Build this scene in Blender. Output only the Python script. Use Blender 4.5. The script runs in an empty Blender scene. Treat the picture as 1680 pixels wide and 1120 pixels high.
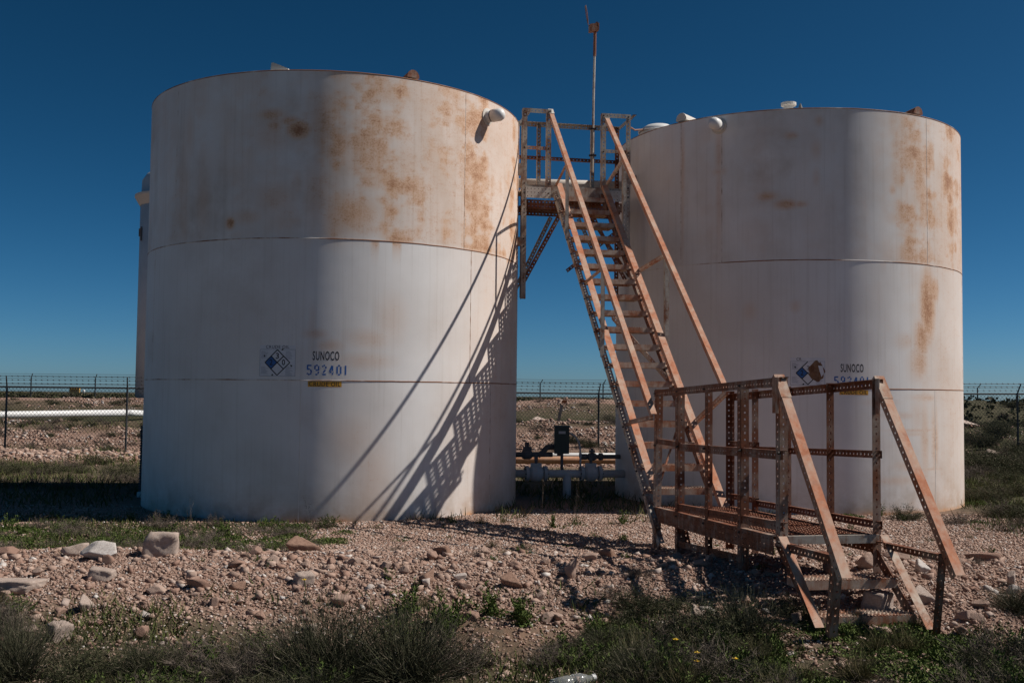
import bpy, math, random
import numpy as np
from mathutils import Vector, Matrix
R_ = math.radians
random.seed(7); RNG = np.random.default_rng(11)
SC = bpy.context.scene
COL = SC.collection

# ---------------------------------------------------------------- camera, sky, sun, exposure
cd = bpy.data.cameras.new('camera'); cam = bpy.data.objects.new('camera', cd); COL.objects.link(cam)
cd.sensor_width = 36; cd.lens = 36.256; cd.clip_start = .05; cd.clip_end = 9000
cam.matrix_world = Matrix.Translation((0, 0, 1.401)) @ Matrix.Rotation(math.pi/2 + .0505, 4, 'X') @ Matrix.Rotation(.0108, 4, 'Z')
SC.camera = cam
SUN_AZ, SUN_EL = R_(4.0), R_(46.5)          # azimuth from +X towards +Y
wd = bpy.data.worlds.new('World'); SC.world = wd; wd.use_nodes = True
nt = wd.node_tree; bg = nt.nodes['Background']
sky = nt.nodes.new('ShaderNodeTexSky'); sky.sky_type = 'NISHITA'; sky.sun_disc = False
sky.sun_elevation = SUN_EL; sky.sun_rotation = R_(90) - SUN_AZ
sky.air_density = .5; sky.dust_density = .35; sky.ozone_density = 6.0; sky.altitude = 0
hsv = nt.nodes.new('ShaderNodeHueSaturation'); hsv.inputs['Hue'].default_value = .480; hsv.inputs['Saturation'].default_value = 1.10; hsv.inputs['Value'].default_value = .60
gam = nt.nodes.new('ShaderNodeGamma'); gam.inputs['Gamma'].default_value = 1.35     # polarised, deep desert sky
nt.links.new(sky.outputs[0], gam.inputs['Color']); nt.links.new(gam.outputs[0], hsv.inputs['Color']); nt.links.new(hsv.outputs[0], bg.inputs['Color'])
bg.inputs['Strength'].default_value = .05
sd = bpy.data.lights.new('sun', 'SUN'); sun = bpy.data.objects.new('sun', sd); COL.objects.link(sun)
sd.energy = 4.9; sd.angle = R_(.53); sd.color = (1, .945, .875)
SUNV = Vector((math.cos(SUN_EL)*math.cos(SUN_AZ), math.cos(SUN_EL)*math.sin(SUN_AZ), math.sin(SUN_EL)))
sun.rotation_euler = (-SUNV).to_track_quat('-Z', 'Y').to_euler(); sun.location = (30, 5, 30)
SC.view_settings.view_transform = 'Standard'; SC.view_settings.look = 'None'
SC.view_settings.exposure = 0; SC.view_settings.gamma = 1

# ---------------------------------------------------------------- node helpers / materials
class NT:
    def __init__(s, name):
        s.m = bpy.data.materials.new(name); s.m.use_nodes = True; s.t = s.m.node_tree
        s.b = s.t.nodes['Principled BSDF']; s.b.inputs['Roughness'].default_value = .8
    def n(s, ty, **k):
        o = s.t.nodes.new(ty)
        for a, v in k.items(): setattr(o, a, v)
        return o
    def put(s, sock, v):
        if isinstance(v, bpy.types.NodeSocket): s.t.links.new(v, sock)
        elif v is not None: sock.default_value = v
    def coord(s, kind='Object'): return s.n('ShaderNodeTexCoord').outputs[kind]
    def scale(s, vec, sc):
        m = s.n('ShaderNodeMapping'); s.put(m.inputs[0], vec); m.inputs['Scale'].default_value = sc; return m.outputs[0]
    def noise(s, vec, sc, det=4, rough=.55):
        o = s.n('ShaderNodeTexNoise'); s.put(o.inputs['Vector'], vec); o.inputs['Scale'].default_value = sc
        o.inputs['Detail'].default_value = det; o.inputs['Roughness'].default_value = rough; return o.outputs['Fac']
    def ramp(s, f, a, b, va=0., vb=1.):
        o = s.n('ShaderNodeMapRange'); s.put(o.inputs[0], f)
        o.inputs[1].default_value = a; o.inputs[2].default_value = b; o.inputs[3].default_value = va; o.inputs[4].default_value = vb
        return o.outputs[0]
    def math(s, op, a, b=None, clamp=False):
        o = s.n('ShaderNodeMath', operation=op, use_clamp=clamp); s.put(o.inputs[0], a); s.put(o.inputs[1], b); return o.outputs[0]
    def mix(s, f, a, b):
        o = s.n('ShaderNodeMix', data_type='RGBA'); s.put(o.inputs[0], f); s.put(o.inputs[6], a); s.put(o.inputs[7], b); return o.outputs[2]
    def attr(s, name): return s.n('ShaderNodeAttribute', attribute_name=name)
    def bump(s, h, strength=.3, dist=.01):
        o = s.n('ShaderNodeBump'); s.put(o.inputs['Height'], h); o.inputs['Strength'].default_value = strength; o.inputs['Distance'].default_value = dist
        s.t.links.new(o.outputs[0], s.b.inputs['Normal'])
    def base(s, c): s.put(s.b.inputs['Base Color'], c)
def rgb(r, g, b): return (r, g, b, 1)

def mat_plain(name, c, rough=.6, metal=0., var=.25, sc=6.):
    n = NT(name); f = n.noise(n.coord(), sc, 5)
    n.base(n.mix(n.ramp(f, .3, .7), rgb(*[v*(1-var) for v in c]), rgb(*[min(1, v*(1+var)) for v in c])))
    n.b.inputs['Roughness'].default_value = rough; n.b.inputs['Metallic'].default_value = metal
    return n.m

def mat_rusty(name, paint, r1, r2, lo, hi, sc=5.):
    """old painted steel: paint, worn through to two tones of rust; lo/hi set how much rust shows"""
    n = NT(name); c = n.coord()
    f = n.math('ADD', n.math('MULTIPLY', n.noise(c, sc, 6, .62), .65), n.math('MULTIPLY', n.noise(n.scale(c, (9, 9, 2.2)), 3.1, 5, .65), .35))
    mask = n.ramp(f, lo, hi)
    rust = n.mix(n.ramp(n.noise(c, 17, 6, .7), .35, .65), rgb(*r1), rgb(*r2))
    n.base(n.mix(mask, rgb(*paint), rust))
    n.b.inputs['Roughness'].default_value = .82
    n.bump(n.noise(c, 160, 4, .7), .25, .004)
    return n.m

M = {}
M['upper'] = mat_rusty('worn_cream_steel', (.42, .38, .33), (.25, .105, .048), (.15, .055, .025), .47, .62)
M['orange'] = mat_rusty('orange_rust_steel', (.52, .38, .29), (.52, .195, .092), (.37, .118, .05), .36, .60, 4.)
M['tread'] = mat_rusty('rusted_tread_steel', (.50, .41, .33), (.40, .155, .072), (.27, .09, .038), .42, .60)
M['dark'] = mat_rusty('dark_rust_steel', (.33, .27, .22), (.22, .068, .026), (.12, .037, .015), .32, .52)
M['post'] = mat_rusty('worn_post_steel', (.40, .32, .26), (.26, .09, .036), (.15, .05, .022), .36, .56, 4.)
M['deck'] = mat_rusty('rusted_grating', (.3, .2, .15), (.27, .10, .05), (.17, .06, .03), .3, .5)
M['bolt'] = mat_plain('black_bolt', (.05, .035, .03), .7)

def mat_tank(name, seed):
    n = NT(name); a = n.attr('rust').outputs['Fac']; c = n.coord()
    uv = n.attr('wrap').outputs['Vector']                       # (arc length, height, 0)
    off = n.n('ShaderNodeVectorMath', operation='ADD'); n.put(off.inputs[0], uv); off.inputs[1].default_value = (seed*7.3, seed*3.1, seed)
    uvs = off.outputs[0]
    fine = n.noise(n.scale(uvs, (8, 12, 1)), 1, 8, .70); spk = n.noise(uvs, 52, 5, .7); strk = n.noise(n.scale(uvs, (22, .5, 1)), 1., 5, .6)
    r = n.math('ADD', a, n.math('MULTIPLY', n.math('SUBTRACT', fine, .5), 1.45))
    r = n.math('ADD', r, n.math('MULTIPLY', n.math('SUBTRACT', spk, .5), 1.6))
    r = n.math('ADD', r, n.math('MULTIPLY', n.math('SUBTRACT', strk, .5), .5))
    mask = n.math('MULTIPLY', n.ramp(r, .40, .98), n.ramp(a, .02, .25))
    haze = n.math('MULTIPLY', n.ramp(a, .06, .70), .68)            # thin orange bloom round the rust
    big = n.noise(uvs, 1.1, 5, .55)
    pnt = n.mix(n.ramp(big, .35, .65), rgb(.715, .68, .655), rgb(.80, .78, .765))
    pnt = n.mix(n.math('MULTIPLY', n.ramp(strk, .52, .72), .22), pnt, rgb(.42, .37, .31))
    g = n.attr('grime').outputs['Fac']
    pnt = n.mix(n.math('MULTIPLY', g, n.ramp(n.noise(uvs, 3.5, 6, .65), .3, .62)), pnt, rgb(.40, .30, .22))
    pnt = n.mix(n.math('MULTIPLY', n.ramp(n.noise(uvs, 95, 2, .5), .70, .76), .5), pnt, rgb(.16, .10, .07))
    col = n.mix(haze, pnt, rgb(.68, .40, .225))
    rustc = n.mix(n.ramp(r, .6, 1.25), rgb(.58, .285, .12), rgb(.30, .11, .036))
    n.base(n.mix(n.math('MULTIPLY', mask, n.ramp(r, .5, 1.5, .50, .92)), col, rustc))
    n.b.inputs['Roughness'].default_value = .62; n.b.inputs['Specular IOR Level'].default_value = .3
    n.bump(n.math('ADD', n.noise(uvs, .9, 3), n.math('MULTIPLY', spk, .03)), .35, .02)
    return n.m
M['tank1'] = mat_tank('weathered_tank_paint_a', 1.); M['tank2'] = mat_tank('weathered_tank_paint_b', 4.)
def mat_seam(name):
    n = NT(name); uv = n.attr('wrap').outputs['Vector']
    f = n.noise(n.scale(uv, (1.4, 1, 1)), 1.6, 6, .7)
    a = n.attr('rust').outputs['Fac']
    n.base(n.mix(n.ramp(n.math('ADD', f, a), .42, .62), rgb(.72, .67, .62), rgb(.26, .11, .045))); return n.m
M['seam'] = mat_seam('rusted_weld')
M['cream'] = mat_rusty('cream_pipe_paint', (.60, .55, .49), (.5, .3, .18), (.4, .2, .1), .58, .75)
M['white'] = mat_plain('white_pipe_paint', (.72, .71, .69), .5, 0, .06)
M['bluegrey'] = mat_plain('bluegrey_vessel_paint', (.46, .48, .50), .6, 0, .08, 1.5)  # blue-grey coat, nearly even over the whole vessel body
M['greypipe'] = mat_rusty('grey_pipe_paint', (.52, .51, .51), (.34, .25, .19), (.24, .15, .1), .58, .76)
M['rustpipe'] = mat_rusty('orange_pipe', (.55, .36, .24), (.50, .22, .10), (.38, .14, .06), .36, .62)
M['darkpipe'] = mat_plain('dark_iron', (.13, .125, .125), .7)
M['box'] = mat_plain('dark_green_enamel', (.022, .042, .038), .5, 0, .15)
M['fence'] = mat_plain('old_galvanised_wire', (.075, .075, .078), .6, .3)
M['blackplastic'] = mat_plain('black_corrugated_plastic', (.018, .018, .02), .55)
M['ink'] = mat_plain('black_paint', (.016, .016, .02), .6, 0, .2, 40)
M['blue'] = mat_plain('blue_stencil_paint', (.022, .12, .40), .6, 0, .3, 40)
M['navy'] = mat_plain('placard_blue', (.025, .11, .34), .5, 0, .12, 30)
M['yellow'] = mat_plain('amber_decal', (.68, .34, .03), .5, 0, .2, 25)
M['placard'] = mat_plain('placard_white', (.66, .66, .69), .5, 0, .07, 12)
M['print'] = mat_plain('faded_print', (.22, .24, .30), .6)
M['tear'] = mat_rusty('torn_rust', (.25, .16, .1), (.22, .10, .045), (.09, .035, .015), .3, .55, 14)
M['glass'] = NT('clear_plastic'); g_ = M['glass'].b
g_.inputs['Base Color'].default_value = rgb(.9, .93, .92); g_.inputs['Roughness'].default_value = .12; g_.inputs['Transmission Weight'].default_value = .85; g_.inputs['IOR'].default_value = 1.3
M['glass'] = M['glass'].m
M['litter'] = mat_plain('white_plastic_film', (.75, .77, .8), .4, 0, .1)
M['flower'] = mat_plain('yellow_petal', (.75, .50, .02), .6)
M['sand_yellow'] = mat_plain('yellow_machine_paint', (.50, .30, .09), .6)
M['post_wood'] = mat_plain('grey_wood', (.26, .23, .2), .9)

def mat_ground():
    n = NT('stony_ground'); c = n.coord()
    f = n.noise(c, .9, 6, .6); p = n.noise(c, 14, 7, .7)
    soil = n.mix(n.ramp(f, .35, .65), rgb(.31, .18, .13), rgb(.38, .26, .205))
    soil = n.mix(n.ramp(p, .42, .62), soil, rgb(.22, .15, .12))
    g = n.attr('green').outputs['Fac']
    veg = n.mix(n.ramp(n.noise(c, 3.1, 6, .7), .4, .62), rgb(.035, .040, .018), rgb(.085, .075, .045))
    k = n.math('MULTIPLY', g, n.ramp(n.math('ADD', n.noise(c, .55, 7, .75), n.math('MULTIPLY', g, .25)), .48, .62))
    n.base(n.mix(k, soil, veg))
    n.b.inputs['Roughness'].default_value = .95; n.b.inputs['Specular IOR Level'].default_value = .1
    n.bump(n.math('ADD', p, n.noise(c, 70, 5, .75)), .6, .02)
    return n.m
M['ground'] = mat_ground()
def mat_stone(name):
    n = NT(name); c = n.coord(); s = n.attr('shade').outputs['Fac']
    oi = n.n('ShaderNodeObjectInfo').outputs['Random']
    k = n.math('FRACT', n.math('ADD', s, oi))
    a = n.mix(k, rgb(.30, .18, .135), rgb(.50, .37, .30))
    a = n.mix(n.ramp(k, .86, .97), a, rgb(.60, .55, .51))
    a = n.mix(n.math('MULTIPLY', n.ramp(n.noise(c, 9, 7, .7), .42, .66), .5), a, rgb(.20, .13, .10))
    n.base(a); n.b.inputs['Roughness'].default_value = .92; n.b.inputs['Specular IOR Level'].default_value = .15
    n.bump(n.noise(c, 45, 7, .7), .5, .012); return n.m
M['stone'] = mat_stone('limestone')
def mat_brownstone():
    n = NT('brown_limestone'); c = n.coord()
    n.base(n.mix(n.ramp(n.noise(c, 6, 7, .7), .35, .65), rgb(.20, .11, .075), rgb(.34, .21, .15)))
    n.b.inputs['Roughness'].default_value = .92; n.bump(n.noise(c, 40, 7, .7), .5, .012); return n.m
M['brownstone'] = mat_brownstone()
def mat_palestone():
    n = NT('pale_limestone'); c = n.coord()
    n.base(n.mix(n.ramp(n.noise(c, 7, 7, .7), .35, .65), rgb(.36, .265, .215), rgb(.50, .405, .345)))
    n.b.inputs['Roughness'].default_value = .92; n.bump(n.noise(c, 40, 7, .7), .6, .014); return n.m
M['palestone'] = mat_palestone()
def mat_leaf(name, a, b, c3=None):
    n = NT(name); s = n.attr('shade').outputs['Fac']; oi = n.n('ShaderNodeObjectInfo').outputs['Random']
    col = n.mix(n.math('FRACT', n.math('ADD', s, n.math('MULTIPLY', oi, .35))), rgb(*a), rgb(*b))
    if c3: col = n.mix(n.ramp(s, .86, .9), col, rgb(*c3))
    n.base(col); n.b.inputs['Roughness'].default_value = .85; n.b.inputs['Specular IOR Level'].default_value = .12
    return n.m
M['dry'] = mat_leaf('grey_brown_twigs', (.06, .048, .04), (.22, .175, .14))
M['sage'] = mat_leaf('dull_olive_leaves', (.028, .034, .016), (.095, .095, .05), (.19, .155, .11))
M['green'] = mat_leaf('fresh_green_leaves', (.045, .075, .016), (.135, .17, .05))
M['broom'] = mat_leaf('dark_stringy_stems', (.022, .026, .013), (.12, .115, .07), (.24, .20, .15))
M['tuft'] = mat_leaf('straw_grass', (.075, .075, .032), (.20, .165, .085))
M['grass'] = mat_leaf('green_grass', (.04, .055, .015), (.11, .125, .042), (.20, .16, .085))

# ---------------------------------------------------------------- mesh helpers
V = lambda *a: np.array(a, float); UP = np.array((0., 0., 1.))
def unit(v): v = np.asarray(v, float); return v/np.linalg.norm(v)
class MB:
    def __init__(s): s.v = []; s.f = []; s.n = 0
    def add(s, v, f):
        s.v.append(np.asarray(v, float)); s.f += [tuple(i + s.n for i in q) for q in f]; s.n += len(v); return s
    def prism(s, p0, p1, a, b):
        """box along p0-p1 whose section spans vectors a and b from the line"""
        p0, p1, a, b = map(np.asarray, (p0, p1, a, b))
        v = [p0, p0+a, p0+a+b, p0+b, p1, p1+a, p1+a+b, p1+b]
        return s.add(v, [(3, 2, 1, 0), (4, 5, 6, 7), (0, 1, 5, 4), (1, 2, 6, 5), (2, 3, 7, 6), (3, 0, 4, 7)])
    def bar(s, p0, p1, a, b):
        p0, p1, a, b = map(np.asarray, (p0, p1, a, b)); o = -(a+b)/2; return s.prism(p0+o, p1+o, a, b)
    def box(s, c, d):
        c, d = np.asarray(c, float), np.asarray(d, float); return s.prism(c-d/2, c-d/2+V(0, 0, d[2]), V(d[0], 0, 0), V(0, d[1], 0))
    def tube(s, pts, r, n=10, caps=True):
        pts = [np.asarray(p, float) for p in pts]; rr = r if hasattr(r, '__len__') else [r]*len(pts)
        vs = []; ref = None
        for i, p in enumerate(pts):
            t = unit(pts[min(i+1, len(pts)-1)] - pts[max(i-1, 0)])
            if ref is None: ref = unit(np.cross(t, V(0, 0, 1) if abs(t[2]) < .9 else V(1, 0, 0)))
            ref = unit(ref - t*(ref@t)); b = np.cross(t, ref)
            for k in range(n):
                a = 2*math.pi*k/n; vs.append(p + rr[i]*(math.cos(a)*ref + math.sin(a)*b))
        f = []
        for i in range(len(pts)-1):
            for k in range(n):
                a, b = i*n+k, i*n+(k+1) % n; f.append((a, b, b+n, a+n))
        if caps: f += [tuple(range(n-1, -1, -1)), tuple(range((len(pts)-1)*n, len(pts)*n))]
        return s.add(vs, f)
    def lathe(s, c, axis, prof, n=16):
        """prof: (distance along axis, radius)"""
        c = np.asarray(c, float); ax = unit(axis); e = unit(np.cross(ax, V(0, 0, 1) if abs(ax[2]) < .9 else V(1, 0, 0))); g = np.cross(ax, e)
        vs = [c + ax*h + r*(math.cos(2*math.pi*k/n)*e + math.sin(2*math.pi*k/n)*g) for h, r in prof for k in range(n)]
        f = [(i*n+k, i*n+(k+1) % n, (i+1)*n+(k+1) % n, (i+1)*n+k) for i in range(len(prof)-1) for k in range(n)]
        f += [tuple(range(n-1, -1, -1)), tuple(range((len(prof)-1)*n, len(prof)*n))]
        return s.add(vs, f)
    def perf(s, p0, p1, wdir, width, rows=1, pitch=.05, hole=.0085, th=.004):
        """steel strip punched with a row of holes; p0-p1 is one long edge"""
        p0, p1 = np.asarray(p0, float), np.asarray(p1, float); L = np.linalg.norm(p1-p0); e = (p1-p0)/L
        wdir = unit(np.asarray(wdir, float) - e*(e@np.asarray(wdir, float))); nn = np.cross(e, wdir)*th/2
        n = max(1, int(round(L/pitch))); c = L/n; w = width/rows; r = min(hole, c*.36, w*.36)
        out = [(0, 0), (c/2, 0), (c, 0), (c, w/2), (c, w), (c/2, w), (0, w), (0, w/2)]
        inn = [(c/2+r*math.cos(R_(a)), w/2+r*math.sin(R_(a))) for a in (225, 270, 315, 0, 45, 90, 135, 180)]
        fs = []
        for k in range(8):
            j = (k+1) % 8
            fs += [(k, j, 8+j, 8+k), (16+j, 16+k, 24+k, 24+j), (8+k, 8+j, 24+j, 24+k)]
        for row in range(rows):
            fr = list(fs)
            if row == 0: fr += [(1, 0, 16, 17), (2, 1, 17, 18)]
            if row == rows-1: fr += [(5, 4, 20, 21), (6, 5, 21, 22)]
            for i in range(n):
                base = p0 + e*c*i + wdir*w*row
                pl = [base + e*a + wdir*b for a, b in out+inn]
                s.add([q+nn for q in pl] + [q-nn for q in pl], fr)
        return s
    def angle(s, p0, p1, d1, d2, w=.055, w2=None, **k):
        """slotted angle: two perforated flanges sharing the edge p0-p1"""
        s.perf(p0, p1, d1, w, **k); return s.perf(p0, p1, d2, w2 or w, **k)
    def build(s, name, mat, parent=None, smooth=False):
        v = np.concatenate(s.v) if s.v else np.zeros((0, 3))
        if parent is not None: v = v - np.array(parent_world(parent))
        return mesh_obj(name, v, s.f, mat, parent, smooth)
def parent_world(o):
    p = np.zeros(3)
    while o is not None: p = p + np.array(o.location); o = o.parent
    return p
def mesh_obj(name, v, f, mat, parent=None, smooth=False, attrs=None):
    me = bpy.data.meshes.new(name)
    if isinstance(f, np.ndarray):
        k = f.shape[1]; me.vertices.add(len(v)); me.vertices.foreach_set('co', np.ascontiguousarray(v, np.float32).ravel())
        me.loops.add(f.size); me.loops.foreach_set('vertex_index', np.ascontiguousarray(f, np.int32).ravel())
        me.polygons.add(len(f)); me.polygons.foreach_set('loop_start', np.arange(0, f.size, k, dtype=np.int32))
        me.update(calc_edges=True)
    else: me.from_pydata([tuple(q) for q in v], [], f)
    if smooth: me.polygons.foreach_set('use_smooth', np.ones(len(me.polygons), bool))
    for an, (ty, arr) in (attrs or {}).items():
        at = me.attributes.new(an, ty, 'POINT'); at.data.foreach_set('vector' if ty == 'FLOAT_VECTOR' else 'value', np.ascontiguousarray(arr, np.float32).ravel())
    me.materials.append(mat)
    o = bpy.data.objects.new(name, me); COL.objects.link(o); o.parent = parent
    return o
def tag(o, label=None, cat=None, group=None, kind=None):
    if label: o['label'] = label
    if cat: o['category'] = cat
    if group: o['group'] = group
    if kind: o['kind'] = kind
    return o
def thing(name, label, cat, loc=(0, 0, 0), group=None):
    o = bpy.data.objects.new(name, None); COL.objects.link(o); o.location = loc; o.empty_display_size = .2
    return tag(o, label, cat, group)

# smooth value noise for terrain and rust maps
_T = RNG.random((256, 256))
def vnoise(x, y, s=1., seed=0):
    x = np.asarray(x)*s + seed*17.31; y = np.asarray(y)*s + seed*9.77
    xi, yi = np.floor(x).astype(int), np.floor(y).astype(int); fx, fy = x-xi, y-yi
    fx, fy = fx*fx*(3-2*fx), fy*fy*(3-2*fy)
    g = lambda a, b: _T[a & 255, b & 255]
    return (g(xi, yi)*(1-fx)+g(xi+1, yi)*fx)*(1-fy) + (g(xi, yi+1)*(1-fx)+g(xi+1, yi+1)*fx)*fy
def fbm(x, y, s=1., o=4, seed=0, gain=.5):
    t = 0; a = 1; n = 0
    for k in range(o): t = t + a*vnoise(x, y, s*2**k, seed+k*3); n += a; a *= gain
    return t/n
def sstep(a, b, x): t = np.clip((np.asarray(x, float)-a)/(b-a), 0, 1); return t*t*(3-2*t)
def lerp_profile(y, pts):
    return np.interp(y, [p[0] for p in pts], [p[1] for p in pts])

# ---------------------------------------------------------------- terrain
def terrain(x, y, detail=True):
    x, y = np.asarray(x, float), np.asarray(y, float)
    yw = y + .5*(fbm(x, y, .35, 3, 5)-.5)*np.exp(-((y-7.5)/3)**2)
    near = lerp_profile(yw, [(-30, -.5), (0, -.46), (3.5, -.33), (5, -.18), (6.3, -.05), (6.9, .06), (7.5, .135), (8.1, .125), (8.9, .035), (9.6, -.01), (11, 0), (17, 0), (19, -.02),
        (20.2, .02), (21, .10), (21.8, .06), (24, -.25), (27, -.36), (29, -.34), (31, -.02), (33, .36), (34.5, .30), (37, .10), (42, .35), (46, .80), (48.5, .93), (52, .88), (60, .75), (100, .62), (300, .1), (1500, -3.4), (6000, -17)])
    mid = sstep(-2, 3, x)*(1-sstep(8, 10, x)); rt = sstep(8, 12, x)
    near = near + (mid*.20 + rt*.12)*np.exp(-((y-33)/2.5)**2) + (mid*.26 + rt*.34)*np.exp(-((y-49)/7)**2)
    near = near + rt*.17*np.exp(-((y-28)/4)**2)
    far = sstep(19, 22, y)*(1-sstep(60, 120, y))
    near = near + far*.30*(fbm(x, y, .22, 5, 2)-.5) + sstep(60, 120, y)*1.1*(fbm(x, y, .02, 3, 8)-.5)
    if detail:
        berm = np.exp(-((y-7.2)/1.15)**2); fore = 1-sstep(6, 7, y)
        near = near + (.012 + .075*berm + .06*fore)*(fbm(x, y, 2.2, 4, 1)-.5)*2*.6 + (.006 + .020*berm + .02*fore)*(fbm(x, y, 9, 3, 4)-.5)
        near = near + far*.16*(fbm(x, y, 1.3, 4, 9)-.5)
    return near
def greenness(x, y):
    """how much low growth covers the ground"""
    x, y = np.asarray(x, float), np.asarray(y, float)
    g = .85*(1-sstep(5.9, 6.9, y + 1.0*(fbm(x, y, .8, 3, 12)-.5)))
    g = np.maximum(g, .9*sstep(8.1, 8.6, y)*(1-sstep(10.6, 12, y))*(1-sstep(-2.7, -1.4, x)))
    g = np.maximum(g, .8*sstep(12.5, 15, y)*(1-sstep(19, 20.5, y)))
    g = np.maximum(g, .95*sstep(21.2, 22.5, y)*(1-sstep(28, 31, y)))
    g = np.maximum(g, (.78)*sstep(31, 33, y)*(1-sstep(46, 47, y)) + .25*np.exp(-((y-40)/3)**2))
    g = np.maximum(g, .9*sstep(52, 60, y))
    g = np.maximum(g, .95*sstep(4.2, 6.2, x-.06*(y-9))*sstep(9.5, 11.5, y))
    return np.clip(g, 0, 1)
def axis(dense0, dense1, step, lo, hi, growth):
    a = list(np.arange(dense0, dense1+1e-6, step)); s = step; p = a[-1]
    while p < hi: s *= growth; p += s; a.append(p)
    s = step; p = a[0]; pre = []
    while p > lo: s *= growth; p -= s; pre.append(p)
    return np.array(pre[::-1]+a)
gx = axis(-6.2, 6.2, .042, -4000, 4000, 1.06); gy = axis(4.0, 11.8, .036, -60, 6000, 1.035)
X, Y = np.meshgrid(gx, gy); Z = terrain(X, Y)
nx, ny = len(gx), len(gy); idx = np.arange(nx*ny).reshape(ny, nx)
F = np.stack([idx[:-1, :-1], idx[:-1, 1:], idx[1:, 1:], idx[1:, :-1]], -1).reshape(-1, 4)
ground = mesh_obj('ground', np.stack([X, Y, Z], -1).reshape(-1, 3), F, M['ground'], None, True, {'green': ('FLOAT', greenness(X, Y).ravel())})
tag(ground, kind='structure')
def gz(x, y): return float(terrain(x, y))

# ---------------------------------------------------------------- tanks
TR, TH, S1, S2 = 2.36, 4.912, 1.521, 3.061
C1 = V(-2.294, 13.482, 0); C2 = V(3.854, 14.688, -.015)
def on_tank(c, deg, z, off=0.):
    a = R_(deg); return V(c[0]+(TR+off)*math.sin(a), c[1]-(TR+off)*math.cos(a), c[2]+z)
def patches(U, Z, lst):
    """stains: (deg, z, half width m, half height m, strength)"""
    r = np.zeros_like(U)
    for d, z, w, h, k in lst:
        u0 = R_(d)*TR; e = ((U-u0)/w)**2 + ((Z-z)/h)**2
        r = np.maximum(r, k*np.exp(-e))
    return r
def build_shell(c, mat, parent, rustfn):
    ang = np.concatenate([np.linspace(-95, 95, 420), np.linspace(95, 265, 60)[1:-1]]); zs = np.linspace(-.12, TH, 190)
    A, Zz = np.meshgrid(np.radians(ang), zs); U = A*TR
    dent = 0*(fbm(U, Zz, .8, 3, int(c[0]*3)+20)-.5)*2
    v = np.stack([c[0]+(TR+dent)*np.sin(A), c[1]-(TR+dent)*np.cos(A), c[2]+Zz], -1).reshape(-1, 3) - parent_world(parent)
    n, m = len(ang), len(zs); i = np.arange(n*m).reshape(m, n); j = np.roll(i, -1, 1)
    f = np.stack([i[:-1], j[:-1], j[1:], i[1:]], -1).reshape(-1, 4)
    rust, grime = rustfn(U, Zz)
    wrap = np.stack([U, Zz, 0*U], -1)
    return mesh_obj('shell', v, f, mat, parent, True, {'rust': ('FLOAT', rust.ravel()), 'grime': ('FLOAT', grime.ravel()), 'wrap': ('FLOAT_VECTOR', wrap.reshape(-1, 3))})
def build_ring(name, c, z, parent, rfn, h=.008, d=.0032):
    ang = np.radians(np.linspace(0, 360, 361)[:-1]); prof = [(-h, -.002), (-h*.5, d), (h*.5, d), (h, -.002)]
    wob = .004*(fbm(ang*TR, ang*0+z, 9, 2, 3)-.5)
    v = np.concatenate([np.stack([c[0]+(TR+o)*np.sin(ang), c[1]-(TR+o)*np.cos(ang), 0*ang+c[2]+z+p+wob], -1) for p, o in prof]) - parent_world(parent)
    n = len(ang); i = np.arange(n); j = np.roll(i, -1)
    f = np.concatenate([np.stack([i+k*n, j+k*n, j+(k+1)*n, i+(k+1)*n], -1) for k in range(3)])
    a = np.where(ang > math.pi, ang-2*math.pi, ang); w = np.stack([a*TR, 0*a+z*9, 0*a], -1)
    return mesh_obj(name, v, f, M['seam'], parent, True, {'rust': ('FLOAT', np.tile(rfn(np.degrees(a)), 4)), 'wrap': ('FLOAT_VECTOR', np.tile(w, (4, 1)))})
def roof(c, parent, mat):
    m = MB(); m.lathe(V(c[0], c[1], c[2]+TH), (0, 0, 1), [(-.004, TR-.004), (.004, TR-.004), (.006, TR-.05), (.20, .06), (.205, .01)], 128); return m.build('roof', mat, parent, False)
def lug(c, deg, parent, mat, L=.42, r=.10, zo=0.):
    """half-round lifting trough on the roof edge, radial"""
    p = on_tank(c, deg, TH+zo, -.02); a = R_(deg); out = V(math.sin(a), -math.cos(a), 0); tan = V(math.cos(a), math.sin(a), 0)
    m = MB(); n = 9
    vs = []; 
    for t, h in ((0, 1.), (L, .28)):
        for k in range(n):
            b = math.pi*k/(n-1); vs.append(p - out*t + tan*r*math.cos(b) + V(0, 0, (r*math.sin(b)*1.15 + .02)*h + .01))
    f = [(k, k+1, n+k+1, n+k) for k in range(n-1)] + [tuple(range(n-1, -1, -1)), tuple(range(n, 2*n)), (0, n, 2*n-1, n-1)]
    m.add(vs, f); return m.build('lifting_lug', mat, parent)
def nozzle(c, deg, z, parent, L, r=.068, droop=0.):
    a = R_(deg); out = V(math.sin(a), -math.cos(a), droop); p = on_tank(c, deg, z, -.03)
    m = MB(); m.lathe(p, out, [(0, r*1.02), (.10, r*1.02), (.102, r*.9), (.112, r*.9), (.114, r*1.12), (L*.8, r*1.10), (L*.93, r*.86), (L, r*.45), (L+.004, .01)], 24)
    o = m.build('overflow_nozzle', M['white'], parent, True)
    m2 = MB(); m2.lathe(p+unit(out)*.1, out, [(0, r*1.06), (.014, r*1.06)], 24); m2.build('clamp_band', M['bolt'], o)
    m3 = MB(); m3.lathe(p, out, [(.02, r*1.5), (.04, r*1.5), (.045, r*1.05)], 24); m3.build('reinforcing_pad', M['cream'], o)
    return o
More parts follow.
